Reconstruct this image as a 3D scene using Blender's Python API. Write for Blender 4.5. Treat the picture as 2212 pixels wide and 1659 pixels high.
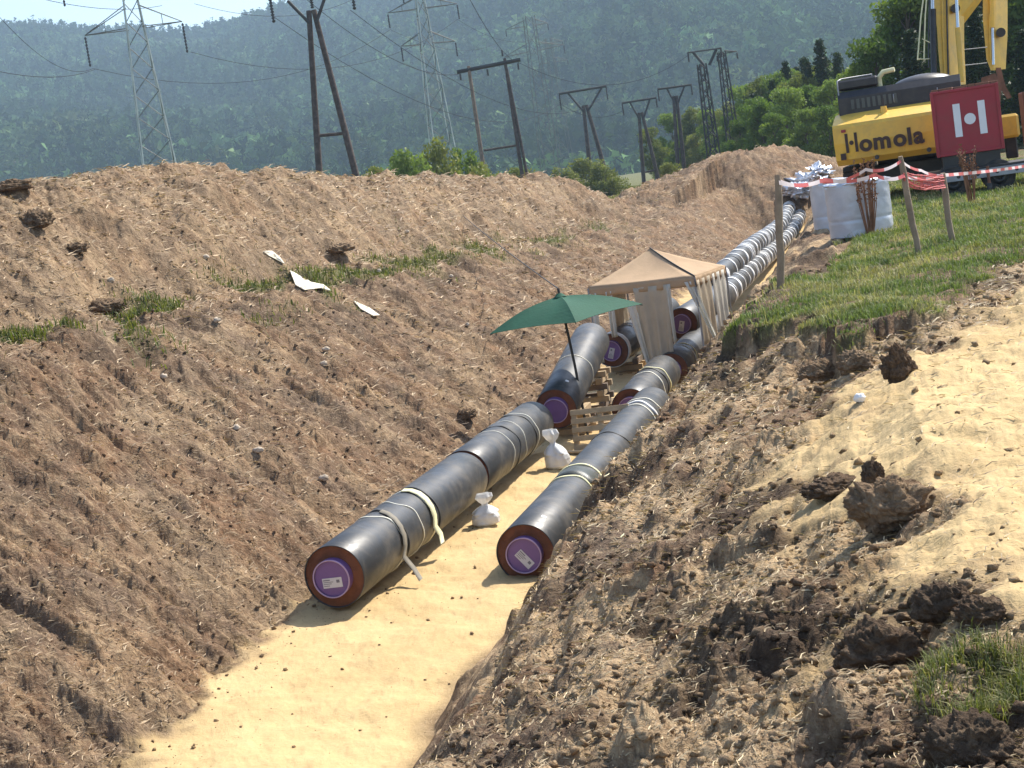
import bpy, math, random
import numpy as np
from mathutils import Vector, Matrix

for o in list(bpy.data.objects):
    bpy.data.objects.remove(o)
sc = bpy.context.scene
COL = sc.collection
R = math.radians

# ------------------------------------------------------------------ camera
FPX, PITCH, ROLL = 3500.0, R(7.0), R(8.5)      # focal length in pixels of a 2212 px wide view
FW = np.array([0, math.cos(PITCH), -math.sin(PITCH)])
R0 = np.array([1.0, 0, 0])
U0 = np.array([0, math.sin(PITCH), math.cos(PITCH)])
UC = U0 * math.cos(ROLL) + R0 * math.sin(ROLL)
RC = R0 * math.cos(ROLL) - U0 * math.sin(ROLL)
cam_d = bpy.data.cameras.new('camera')
cam = bpy.data.objects.new('camera', cam_d)
COL.objects.link(cam)
cam_d.sensor_width = 36.0
cam_d.lens = FPX / 2212 * 36.0
cam_d.clip_start = 0.1
cam_d.clip_end = 9000
cam.matrix_world = Matrix(((RC[0], UC[0], -FW[0], 0), (RC[1], UC[1], -FW[1], 0), (RC[2], UC[2], -FW[2], 0), (0, 0, 0, 1)))
sc.camera = cam

# ------------------------------------------------------------------ light
SUN_EL, SUN_AZ = R(50), R(48)
w = bpy.data.worlds.new('World')
sc.world = w
w.use_nodes = True
nt = w.node_tree
nt.nodes.clear()
wo = nt.nodes.new('ShaderNodeOutputWorld')
bg = nt.nodes.new('ShaderNodeBackground')
sky = nt.nodes.new('ShaderNodeTexSky')
sky.sky_type = 'NISHITA'
sky.sun_disc = False
sky.sun_elevation = SUN_EL
sky.sun_rotation = SUN_AZ
sky.altitude = 400
sky.dust_density = 1.6
bg.inputs[1].default_value = 0.145
nt.links.new(sky.outputs[0], bg.inputs[0])
nt.links.new(bg.outputs[0], wo.inputs[0])
sd = bpy.data.lights.new('sun', 'SUN')
sd.energy = 4.3
sd.angle = R(0.5)
sd.color = (1.0, 0.94, 0.84)
sun = bpy.data.objects.new('sun', sd)
COL.objects.link(sun)
sv = Vector((math.sin(SUN_AZ) * math.cos(SUN_EL), math.cos(SUN_AZ) * math.cos(SUN_EL), math.sin(SUN_EL)))
sun.rotation_euler = sv.to_track_quat('Z', 'Y').to_euler()
sun.location = sv * 200
sc.view_settings.view_transform = 'Standard'
sc.view_settings.look = 'None'
sc.view_settings.gamma = 1.0
sc.view_settings.exposure = 0.84
sc.cycles.max_bounces = 6
sc.cycles.diffuse_bounces = 3
sc.cycles.glossy_bounces = 3
sc.cycles.transmission_bounces = 4
sc.cycles.volume_bounces = 1
sc.cycles.transparent_max_bounces = 8

# ------------------------------------------------------------------ pixel helpers (2212 x 1659 view of the photo)
def at(px, py, d):
    v = FW + RC * ((px - 1106) / FPX) - UC * ((py - 829.5) / FPX)
    return Vector(v * d)

def gp(px, py, z):
    v = FW + RC * ((px - 1106) / FPX) - UC * ((py - 829.5) / FPX)
    return Vector(v * (z / v[2]))

# ------------------------------------------------------------------ noise
def hsh(ix, iy, seed):
    h = (ix.astype(np.int64) * 374761393 + iy.astype(np.int64) * 668265263 + seed * 974634777) & 0xFFFFFFFF
    h = ((h ^ (h >> 13)) * 1274126177) & 0xFFFFFFFF
    h = ((h ^ (h >> 16)) * 2246822519) & 0xFFFFFFFF
    return ((h ^ (h >> 15)) & 0xFFFFFF) / float(0x1000000)

def noise(x, y, seed=0):
    ix = np.floor(x); iy = np.floor(y)
    fx = x - ix; fy = y - iy
    ux = fx * fx * fx * (fx * (fx * 6 - 15) + 10); uy = fy * fy * fy * (fy * (fy * 6 - 15) + 10)
    def g(ox, oy):
        a = hsh(ix + ox, iy + oy, seed) * 6.2831853
        return np.cos(a) * (fx - ox) + np.sin(a) * (fy - oy)
    n0 = g(0, 0) * (1 - ux) + g(1, 0) * ux
    n1 = g(0, 1) * (1 - ux) + g(1, 1) * ux
    return (n0 * (1 - uy) + n1 * uy) * 1.5

def fbm(x, y, o, seed=0, gain=0.5):
    s = 0; a = 1.0
    for k in range(o):
        s = s + a * noise(x, y, seed + k * 17)
        x = x * 2.03 + 11.3; y = y * 2.03 - 7.1; a *= gain
    return s

def lumps(x, y, seed, fill=0.6):
    """rounded clods: height 0..1 from random points, random sizes"""
    ix = np.floor(x); iy = np.floor(y)
    best = np.zeros_like(x)
    for ox in (-1, 0, 1):
        for oy in (-1, 0, 1):
            cx = ix + ox; cy = iy + oy
            r = 0.25 + 0.6 * hsh(cx, cy, seed + 3)
            on = hsh(cx, cy, seed + 5) < fill
            dx = x - cx - hsh(cx, cy, seed + 1); dy = y - cy - hsh(cx, cy, seed + 2)
            sk = (hsh(cx, cy, seed + 7) - 0.5) * 1.4
            dd = np.sqrt((dx + sk * dy) ** 2 + (dy * 1.15) ** 2) / r
            h = np.where(on, np.sqrt(np.clip(1 - dd * dd, 0, 1)) * r, 0)
            best = np.maximum(best, h)
    return best

def sstep(a, b, x):
    t = np.clip((x - a) / (b - a), 0, 1)
    return t * t * (3 - 2 * t)

def inpoly(x, y, poly):
    c = np.zeros(x.shape, bool)
    n = len(poly)
    for i in range(n):
        x1, y1 = poly[i]; x2, y2 = poly[(i + 1) % n]
        if y1 == y2: continue
        c ^= ((y1 > y) != (y2 > y)) & (x < (x2 - x1) * (y - y1) / (y2 - y1) + x1)
    return c

def polydist(x, y, poly):
    d = np.full(x.shape, 1e9)
    n = len(poly)
    for i in range(n):
        x1, y1 = poly[i]; x2, y2 = poly[(i + 1) % n]
        ex, ey = x2 - x1, y2 - y1
        t = np.clip(((x - x1) * ex + (y - y1) * ey) / (ex * ex + ey * ey + 1e-9), 0, 1)
        d = np.minimum(d, np.hypot(x - x1 - t * ex, y - y1 - t * ey))
    return np.where(inpoly(x, y, poly), d, -d)

# ------------------------------------------------------------------ terrain
AX = 0.258                       # the trench runs along x = -8.16 + AX * y
GZ = -1.85                       # the grass beside the trench; the eye is at z = 0
def gpoly(pts, z=GZ):
    return [(gp(a, b, z).x, gp(a, b, z).y) for a, b in pts]
TURF = gpoly([(1566, 694), (1650, 702), (1735, 694), (1790, 722), (1850, 735), (1900, 722), (2050, 690), (2130, 632), (2212, 572), (2330, 500)]) + [(34, 46), (40, 95), (22, 95), (14.5, 60), (10.2, 42), (4.3, 22)]
SAND = gpoly([(1800, 800), (1790, 850), (1700, 900), (1685, 975), (1745, 1040), (1985, 1015), (2000, 1120), (1850, 1180), (1800, 1335), (1990, 1270), (2130, 1300), (2212, 1350), (2420, 1330), (2420, 480), (2330, 560), (2212, 632), (2130, 690), (2040, 742), (1900, 772)])
GPATCH = gpoly([(2040, 1420), (2110, 1385), (2230, 1400), (2260, 1480), (2100, 1505)])

def ip(Y, xs, zs):
    return np.interp(Y, xs, zs)

def profile(x, Y):
    q = x + 8.16 - AX * Y
    qw = q + 0.35 * fbm(x * 0.35, Y * 0.35, 3, 5) * (1 - .75 * sstep(2, 4.5, q))
    qc = ip(Y, [0, 80, 86, 91, 95, 105, 112, 130], [-11, -11, -9, -6.3, -4.5, -2.3, -2.2, -2])
    zc = ip(Y, [0, 20, 28, 35, 42, 50, 57, 68, 83, 86, 88, 91.5, 95, 100, 105, 112, 120, 140, 200],
            [1.0, 1.15, 1.3, 1.42, 1.74, 1.4, 1.02, .6, .10, -1.1, -2.1, -2.6, -1.5, -.5, -.05, -.1, -.8, -2.6, -3.5])
    qb = ip(Y, [0, 80, 91, 97, 105, 130], [-6, -6, -4.2, -2.9, -1.4, -1.2])
    zb = ip(Y, [0, 25, 37, 46, 61, 80, 92, 105, 120, 140], [-1.3, -1.45, -1.85, -1.95, -2.6, -3.0, -3.0, -2.2, -2.4, -3.0])
    zl = ip(Y, [0, 90, 112, 130, 150], [-5.18, -5.12, -4.5, -3.4, -3.3])
    zr = ip(Y, [0, 40, 62, 90, 112, 130, 150], [-5.55, -5.45, -5.3, -5.15, -4.5, -3.4, -3.3])
    qr = ip(Y, [0, 7, 10.7, 15.3, 19, 30, 60, 120], [5.6, 5.55, 5.42, 5.58, 5.93, 6.1, 5.6, 4.5])
    zq = ip(Y, [0, 4, 6.5, 10.0, 15.3, 19, 30, 60, 110, 150], [-2.45, -2.50, -2.62, -2.90, -2.40, -2.0, -1.85, -2.0, -2.6, -3.2])
    zg = ip(Y, [0, 50, 110, 150, 250], [-1.82, -1.85, -2.4, -3.0, -3.6])
    gl = ip(Y, [0, 60, 200], [-2.2, -2.6, -3.6])
    ctl = [(qc * 0 - 400, gl), (qc - 9, gl), (qc - 5, gl * .45 + zc * .55), (qc - 1.6, zc - .22), (qc, zc), (qc + (qb - qc) * .3, zc - (zc - zb) * .2),
           (qb - 1.15, zb + .34), (qb + .45, zb + .02), (qb * .5 - .2, (zb + zl) / 2 + .12), (qb * 0 - .62, zl + .07), (qb * 0 - .3, zl), (qb * 0 + 2.75, zr),
           (qr - .25, zq - .16), (qr + .35, zq + .05), (qr + 2.6, zg), (qr * 0 + 600, zg)]
    z = np.zeros_like(x)
    for (qa, za), (qe, ze) in zip(ctl[:-1], ctl[1:]):
        t = (qw - qa) / np.maximum(qe - qa, 1e-4)
        m = (qw >= qa) & (qw < qe)
        z = np.where(m, za + (ze - za) * t, z)
    return z, q, qw

def terrain(x, Y):
    x = np.asarray(x, float); Y = np.asarray(Y, float)
    z, q, qw = profile(x, Y)
    near = 1 - sstep(120, 170, Y)
    edge = .22 * fbm(x * 2.2, Y * 2.2, 4, 47)
    floor = sstep(-.75, -.2, qw + edge) * (1 - sstep(2.4, 2.9, qw)) * near
    left = (1 - sstep(-.7, -.35, qw)) * sstep(-24, -17, q) * near
    bank = sstep(2.6, 3.2, qw) * (1 - sstep(60, 90, Y))
    wob = 0.16 * fbm(x * 1.7, Y * 1.7, 3, 41)
    wob2 = 0.42 * fbm(x * 1.3 + 9, Y * 1.3, 5, 43, .6)
    td = polydist(x, Y, TURF) + wob
    turf = sstep(-.04, .10 + .3 * sstep(3.4, 4.6, x), td + .25 * fbm(x * 2.2, Y * 2.2, 4, 45, .6)) * sstep(5.5, 6.1, qw)
    turfedge = turf * (1 - sstep(0.0, 1.6, td))
    sdist = polydist(x, Y, SAND) + wob2
    sand = sstep(-.42, .38, sdist) * (1 - turf) * (q > 4)
    soil = bank * (1 - turf) * (1 - sand * .88)
    # shapes of the surface
    def on(w, fn):
        r = np.zeros_like(x); k = np.nonzero(w > 1e-3)[0]
        if len(k): r[k] = w[k] * fn(x[k], Y[k])
        return r
    fx = q; fy = x * AX + Y                                  # across and along the trench
    spoil = left * (1 - sstep(-6.6, -5.6, q))
    def left_shape(a, b):
        c = a + .16 * noise(a * 2.3, b * 2.3, 70) + .05 * noise(a * 7, b * 7, 72); d = b + .16 * noise(a * 2.3 + 31, b * 2.3, 71) + .05 * noise(a * 7 + 5, b * 7, 73)
        g = a + 8.16 - AX * b; f = a * AX + b
        h = .08 * fbm(a * .9, b * .9, 3, 61) + .050 * fbm(c * 2.1, d * 2.1, 6, 80, .64)
        f2 = f + .12 * noise(a * 3, b * 3, 84)
        h = h + .042 * fbm(f2 * 5.5, g * 1.9, 4, 85, .64) - .045 * np.clip(np.abs(fbm(f2 * 2.4 + 9, g * .8, 3, 86)) * -1 + .12, 0, 1) * 4
        return h * np.clip(b / 45, 1, 1.6) + .07 * lumps(c * 1.1, d * 1.1, 81, .07) + .05 * lumps(c * 2.6, d * 2.6, 82, .09)
    def streaks(a, b):
        g = a + 8.16 - AX * b; f = a * AX + b + .3 * noise(a * .8, b * .8, 74)
        return .155 * (fbm(f * 1.7 + .3 * g, g * .3, 3, 71, .6) - .8 * np.abs(noise(f * 3.2 + .4 * g, g * .35, 75)) + .35 * noise(f * 8, g * .7, 69))
    z = z + on(left, left_shape) + on(left * sstep(-7.5, -5.2, q) * (1 - .85 * sstep(55, 85, Y)), streaks)
    z = z + on(spoil, lambda a, b: .26 * fbm(a * .55, b * .55, 5, 91, .58) + .16 * lumps(a * 1.05 + .2 * noise(a * 3, b * 3, 94), b * 1.05, 92, .22) + .10 * lumps(a * 2.4 + .2 * noise(a * 5, b * 5, 95), b * 2.4, 93, .2))
    def bank_shape(a, b):
        lx = a + .10 * noise(a * 3, b * 3, 77) + .03 * noise(a * 11, b * 11, 79); ly = b + .10 * noise(a * 3 + 40, b * 3, 78) + .03 * noise(a * 11 + 9, b * 11, 76)
        heap = sstep(-.2, .5, fbm(a * .8 + 3, b * .8, 3, 57)) * .85 + .3
        g = a + 8.16 - AX * b; f = a * AX + b
        rut = np.abs(noise(f * .33 + 4, g * 1.5, 111)) + .5 * np.abs(noise(f * .9, g * 3.4, 113))
        chop = .10 * fbm(lx * 1.9, ly * 1.9, 6, 105, .56) + .15 * lumps(lx * 1.8, ly * 1.8, 101, .25) * .7 + .10 * lumps(lx * 3.7, ly * 3.7, 102, .3) + .05 * lumps(lx * 8, ly * 8, 103, .35) + .02 * lumps(lx * 18, ly * 18, 104, .4)
        return .09 * fbm(a * .9, b * .9, 3, 61) + heap * (chop * .92 - .04) + .24 * (np.minimum(rut, .45) - .33) - .03
    z = z + on(soil, bank_shape)
    z = z + on(sand, lambda a, b: .06 * fbm(a * 1.6, b * 1.6, 6, 121, .54) + .05 * np.clip(fbm((a * .8 + b * .6) * .45, (a * .6 - b * .8) * 1.9, 3, 128), -.3, .3) + .03 * np.clip(noise((a * .75 + b * .66) * .5, (a * .66 - b * .75) * 1.6, 127), -.25, .25) * (1 + .5 * np.sin((a * .75 + b * .66) * 34)) + .03 * lumps(a * 3 + .2 * noise(a * 8, b * 8, 6), b * 3, 123, .07) + .008 * fbm((a * AX + b) * 1.2, (a - AX * b) * 9, 3, 125))
    z = z + on(floor, lambda a, b: .028 * fbm(a * 1.3, b * 1.3, 5, 131, .55) - .035 * lumps(a * 2.6 + .2 * noise(a * 5, b * 5, 8), b * 2.6, 136, .3) - .02 * lumps(a * 5.1, b * 5.1, 137, .3) + .010 * lumps(a * 8, b * 8, 132, .12) + .012 * noise((a + 8.16 - AX * b) * 5, (a * AX + b) * .35, 133) + .004 * fbm(a * 14, b * 14, 2, 134))
    z = z + on(turf, lambda a, b: .045 * fbm(a * 2.5, b * 2.5, 4, 141)) + turf * (.06 + .16 * (1 - sstep(3.4, 4.4, x))) * (1 - sstep(1.5, 5, td))
    for (xa, ya, za), (xb, yb, zb_) in (((15.8, 103, -.35), (20.2, 111, -.25)), ((20.2, 111, -.25), (23.6, 118, -1.25)), ((23.6, 118, -1.25), (27.5, 123, -2.3))):
        tt = np.clip(((x - xa) * (xb - xa) + (Y - ya) * (yb - ya)) / ((xb - xa) ** 2 + (yb - ya) ** 2), 0, 1)
        dd = np.hypot(x - xa - tt * (xb - xa), Y - ya - tt * (yb - ya))
        hp = za + tt * (zb_ - za) - .62 * np.maximum(dd - .6, 0) + .28 * fbm(x * .9, Y * .9, 4, 55, .6)
        m = (hp > z) & (Y > 84)
        z = np.where(m, hp, z); left = np.where(m, 1.0, left); floor = np.where(m, 0, floor)
    far = (1 - near)
    z = z + on(far, lambda a, b: .25 * fbm(a * .03, b * .03, 3, 151))
    green = turf * sstep(-.28, .22, fbm(x * .9, Y * .9, 4, 161) + .25 * sstep(.2, 1.5, td))
    gt = sstep(.0, .35, fbm(fy * .32, fx * .6, 3, 171) + .08) * np.exp(-((q + 6.25 + .5 * noise(fy * .5, fx * 0, 3)) / .75) ** 2) * left * sstep(20, 23, Y) * (1 - sstep(70, 85, Y))
    gpch = sstep(-.1, .15, polydist(x, Y, GPATCH) + .2 * fbm(x * 3, Y * 3, 2, 9)) * (Y < 9)
    green = np.clip(green + gt + gpch * .8, 0, 1)
    away = sstep(-24, -17, -np.abs(q)) * 0 + far
    green = np.clip(green + np.maximum(far, (1 - sstep(-24, -19, q))), 0, 1)
    pale = np.clip(spoil * .14 * sstep(-10.5, -6.5, z * 3 - 3) + spoil * .08 * (1 - sstep(70, 100, Y)) + .25 * left * sstep(-.1, .45, fbm(x * 3, Y * 3, 4, 187)) + .3 * sstep(.1, .5, fbm(x * .5, Y * .5, 3, 181)) * left, 0, 1)
    pale = np.clip(pale + soil * np.clip(sstep(-.35, .2, fbm(x * 1.1, Y * 1.1, 4, 191)) + .35 * sstep(.1, .4, fbm(x * 6, Y * 6, 3, 193)), 0, 1), 0, 1)
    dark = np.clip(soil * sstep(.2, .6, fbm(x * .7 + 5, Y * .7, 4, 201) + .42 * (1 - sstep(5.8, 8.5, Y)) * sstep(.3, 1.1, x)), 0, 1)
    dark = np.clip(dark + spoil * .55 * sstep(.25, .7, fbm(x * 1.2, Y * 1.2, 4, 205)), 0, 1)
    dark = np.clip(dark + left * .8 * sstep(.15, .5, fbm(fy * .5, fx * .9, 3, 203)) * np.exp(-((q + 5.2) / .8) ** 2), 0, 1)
    sandm = np.clip(np.maximum(sand, floor), 0, 1)
    return z, sandm, green, pale, dark, floor, left, turf

def tz(x, y):
    return float(terrain(np.array([x]), np.array([y]))[0][0])

def hit(px, py, d0=3.2, d1=150):
    """where the line of sight through a photo point meets the ground"""
    v = FW + RC * ((px - 1106) / FPX) - UC * ((py - 829.5) / FPX)
    d = np.geomspace(d0, d1, 1500); P = v[None] * d[:, None]
    zt = terrain(P[:, 0], P[:, 1])[0]
    k = np.nonzero(P[:, 2] < zt)[0]
    k = k[0] if len(k) else len(d) - 1
    return Vector((P[k, 0], P[k, 1], zt[k]))

# ------------------------------------------------------------------ mesh helpers
def mesh_np(name, verts, faces, mat, parent=None, smooth=False, attrs=None, link=True):
    """faces: int array (n,3) or (n,4)"""
    me = bpy.data.meshes.new(name)
    verts = np.ascontiguousarray(verts, np.float32); faces = np.ascontiguousarray(faces, np.int32)
    k = faces.shape[1]
    me.vertices.add(len(verts)); me.vertices.foreach_set('co', verts.ravel())
    me.loops.add(faces.size); me.loops.foreach_set('vertex_index', faces.ravel())
    me.polygons.add(len(faces)); me.polygons.foreach_set('loop_start', np.arange(0, faces.size, k, dtype=np.int32))
    if smooth: me.polygons.foreach_set('use_smooth', np.ones(len(faces), bool))
    for an, arr in (attrs or {}).items():
        a = me.attributes.new(an, 'FLOAT_COLOR', 'POINT')
        a.data.foreach_set('color', np.ascontiguousarray(arr, np.float32).ravel())
    me.update(calc_edges=True)
    me.materials.append(mat)
    if not link: return me
    o = bpy.data.objects.new(name, me)
    COL.objects.link(o)
    if parent: o.parent = parent
    return o

class MB:
    def __init__(s): s.v = []; s.f = []; s.sm = []
    def add(s, vs, fs, smooth=False):
        b = len(s.v)
        s.v += [Vector(p) for p in vs]
        s.f += [tuple(i + b for i in f) for f in fs]
        s.sm += [smooth] * len(fs)
        return s
    def box(s, c, size, M=None, bev=0.0):
        hx, hy, hz = [a / 2 for a in size]
        c = Vector(c)
        if bev <= 0:
            P = [Vector((x, y, z)) for x in (-hx, hx) for y in (-hy, hy) for z in (-hz, hz)]
            if M: P = [M @ p for p in P]
            return s.add([c + p for p in P], [(0, 1, 3, 2), (4, 6, 7, 5), (0, 4, 5, 1), (2, 3, 7, 6), (0, 2, 6, 4), (1, 5, 7, 3)])
        b = min(bev, hx * .9, hy * .9, hz * .9)
        out = [(hx - b, -hy), (hx, -hy + b), (hx, hy - b), (hx - b, hy), (-hx + b, hy), (-hx, hy - b), (-hx, -hy + b), (-hx + b, -hy)]
        inn = [(x - math.copysign(b, x) * (abs(x) > hx - b - 1e-9) , y - math.copysign(b, y) * (abs(y) > hy - b - 1e-9)) for x, y in out]
        inn = [(max(-hx + b, min(hx - b, x)), max(-hy + b, min(hy - b, y))) for x, y in out]
        P = [Vector((x, y, -hz)) for x, y in inn] + [Vector((x, y, -hz + b)) for x, y in out] + [Vector((x, y, hz - b)) for x, y in out] + [Vector((x, y, hz)) for x, y in inn]
        if M: P = [M @ p for p in P]
        F = [tuple(range(7, -1, -1)), tuple(range(24, 32))]
        for k in range(3):
            for i in range(8):
                j = (i + 1) % 8
                F.append((k * 8 + i, k * 8 + j, k * 8 + 8 + j, k * 8 + 8 + i))
        return s.add([c + p for p in P], F)
    def tube(s, pts, r, n=8, cap=True, smooth=True):
        pts = [Vector(p) for p in pts]
        rs = r if isinstance(r, (list, tuple)) else [r] * len(pts)
        vs = []; fs = []
        up = None
        for i, p in enumerate(pts):
            t = (pts[min(i + 1, len(pts) - 1)] - pts[max(i - 1, 0)])
            t.normalize()
            if up is None:
                up = Vector((0, 0, 1)) if abs(t.z) < .9 else Vector((1, 0, 0))
            a = t.cross(up); a.normalize(); b = a.cross(t); b.normalize(); up = b
            for k in range(n):
                q = 2 * math.pi * k / n
                vs.append(p + a * math.cos(q) * rs[i] + b * math.sin(q) * rs[i])
        for i in range(len(pts) - 1):
            for k in range(n):
                j = (k + 1) % n
                fs.append((i * n + k, i * n + j, i * n + n + j, i * n + n + k))
        s.add(vs, fs, smooth)
        if cap:
            m = (len(pts) - 1) * n
            s.add(vs[:n], [tuple(range(n - 1, -1, -1))]); s.add(vs[m:], [tuple(range(n))])
        return s
    def ring(s, c, axis, r_in, r_out, half, n=48, jit=0, rng=None):
        """a band round an axis: rectangular section"""
        axis = Vector(axis).normalized()
        u = axis.cross(Vector((0, 0, 1))); u.normalize(); v = u.cross(axis); v.normalize()
        c = Vector(c); vs = []; fs = []
        ph = rng.uniform(0, 6) if rng else 0
        for k in range(n):
            q = 2 * math.pi * k / n
            dr = u * math.cos(q) + v * math.sin(q)
            off = axis * (jit * math.sin(q * 2 + ph) + jit * .6 * math.sin(q * 5 + ph * 2))
            ro = r_out + (abs(jit) * .12 * math.sin(q * 7 + ph) if jit else 0)
            vs += [c + off + dr * r_in - axis * half, c + off + dr * ro - axis * half, c + off + dr * ro + axis * half, c + off + dr * r_in + axis * half]
        for k in range(n):
            j = (k + 1) % n
            for e in range(4):
                g = (e + 1) % 4
                fs.append((k * 4 + e, k * 4 + g, j * 4 + g, j * 4 + e))
        return s.add(vs, fs, True)
    def disc(s, c, axis, r, n=48, r_in=0):
        axis = Vector(axis).normalized()
        u = axis.cross(Vector((0, 0, 1))); u.normalize(); v = u.cross(axis); v.normalize(); c = Vector(c)
        P = [c + (u * math.cos(2 * math.pi * k / n) + v * math.sin(2 * math.pi * k / n)) * r for k in range(n)]
        if r_in <= 0: return s.add(P, [tuple(range(n))])
        Q = [c + (u * math.cos(2 * math.pi * k / n) + v * math.sin(2 * math.pi * k / n)) * r_in for k in range(n)]
        return s.add(P + Q, [(k, (k + 1) % n, n + (k + 1) % n, n + k) for k in range(n)])
    def prism(s, pts, off):
        pts = [Vector(p) for p in pts]; off = Vector(off); n = len(pts)
        return s.add(pts + [p + off for p in pts], [tuple(range(n)), tuple(range(2 * n - 1, n - 1, -1))] + [(i, i + n, (i + 1) % n + n, (i + 1) % n) for i in range(n)])
    def build(s, name, mat, parent=None):
        me = bpy.data.meshes.new(name)
        base = parent_loc(parent)
        me.from_pydata([p - base for p in s.v], [], s.f)
        me.polygons.foreach_set('use_smooth', np.array(s.sm, bool))
        me.update()
        me.materials.append(mat)
        o = bpy.data.objects.new(name, me)
        COL.objects.link(o)
        if parent: o.parent = parent
        return o

def parent_loc(p):
    v = Vector((0, 0, 0))
    while p:
        v = v + p.location
        p = p.parent
    return v

def tag(o, label=None, cat=None, group=None, kind=None):
    if label: o['label'] = label
    if cat: o['category'] = cat
    if group: o['group'] = group
    if kind: o['kind'] = kind
    return o

def thing(name, label, cat, loc=(0, 0, 0), group=None):
    o = bpy.data.objects.new(name, None)
    o.empty_display_size = .2
    COL.objects.link(o)
    o.location = loc
    return tag(o, label, cat, group)

def dup(root, label=None):
    def cp(o, par):
        c = o.copy(); COL.objects.link(c)
        if par: c.parent = par
        for ch in kids.get(o.name, []): cp(ch, c)
        return c
    kids = {}
    for o in root.children_recursive: kids.setdefault(o.parent.name, []).append(o)
    r = cp(root, None)
    if label: r['label'] = label
    return r

# ------------------------------------------------------------------ materials
def new_mat(name):
    m = bpy.data.materials.new(name); m.use_nodes = True
    t = m.node_tree; t.nodes.clear()
    out = t.nodes.new('ShaderNodeOutputMaterial'); b = t.nodes.new('ShaderNodeBsdfPrincipled')
    t.links.new(b.outputs[0], out.inputs[0])
    return m, t, b, out

def N(t, ty, **kw):
    n = t.nodes.new(ty)
    for k, v in kw.items():
        if k.startswith('i_'):
            key = k[2:]
            n.inputs[int(key) if key.isdigit() else key].default_value = v
        else: setattr(n, k, v)
    return n

def tex(t, scale, detail=4, rough=.55, vec=None, dist=0.0):
    n = N(t, 'ShaderNodeTexNoise', i_Scale=scale, i_Detail=detail, i_Roughness=rough, i_Distortion=dist)
    if vec: t.links.new(vec, n.inputs['Vector'])
    return n

def ramp(t, src, stops):
    r = N(t, 'ShaderNodeValToRGB')
    el = r.color_ramp.elements
    while len(el) > 1: el.remove(el[-1])
    el[0].position, el[0].color = stops[0][0], (*stops[0][1], 1)
    for p, c in stops[1:]:
        e = el.new(p); e.color = (*c, 1)
    t.links.new(src, r.inputs[0])
    return r.outputs[0]

def mix(t, fac, a, b, mode='MIX'):
    n = N(t, 'ShaderNodeMix', data_type='RGBA', blend_type=mode)
    for sock, v in ((n.inputs[0], fac), (n.inputs[6], a), (n.inputs[7], b)):
        if isinstance(v, (int, float)): sock.default_value = v
        elif isinstance(v, tuple): sock.default_value = (*v, 1)
        else: t.links.new(v, sock)
    return n.outputs[2]

def mth(t, op, a, b=None, clamp=False):
    n = N(t, 'ShaderNodeMath', operation=op, use_clamp=clamp)
    for k, v in enumerate((a, b)):
        if v is None: continue
        if isinstance(v, (int, float)): n.inputs[k].default_value = v
        else: t.links.new(v, n.inputs[k])
    return n.outputs[0]

def simple(name, col, rough=.6, metal=0.0, var=.25, scale=3.0, bump=0.0, bscale=20, dirt=None, dirtamt=.4, spec=.5):
    m, t, b, out = new_mat(name)
    co = N(t, 'ShaderNodeTexCoord').outputs['Object']
    n1 = tex(t, scale, 6, .6, co)
    lo = tuple(max(0, c * (1 - var)) for c in col); hi = tuple(min(1, c * (1 + var)) for c in col)
    c = ramp(t, n1.outputs[0], [(.3, lo), (.7, hi)])
    if dirt:
        n2 = tex(t, scale * 1.7 + .3, 8, .65, co, .4)
        f = ramp(t, n2.outputs[0], [(.45, (0, 0, 0)), (.7, (1, 1, 1))])
        c = mix(t, mth(t, 'MULTIPLY', f, dirtamt), c, dirt)
    t.links.new(c, b.inputs['Base Color'])
    b.inputs['Roughness'].default_value = rough
    b.inputs['Metallic'].default_value = metal
    b.inputs['Specular IOR Level'].default_value = spec
    if bump:
        n3 = tex(t, bscale, 6, .6, co)
        bp = N(t, 'ShaderNodeBump', i_Strength=bump, i_Distance=.02)
        t.links.new(n3.outputs[0], bp.inputs['Height']); t.links.new(bp.outputs[0], b.inputs['Normal'])
    return m

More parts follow.
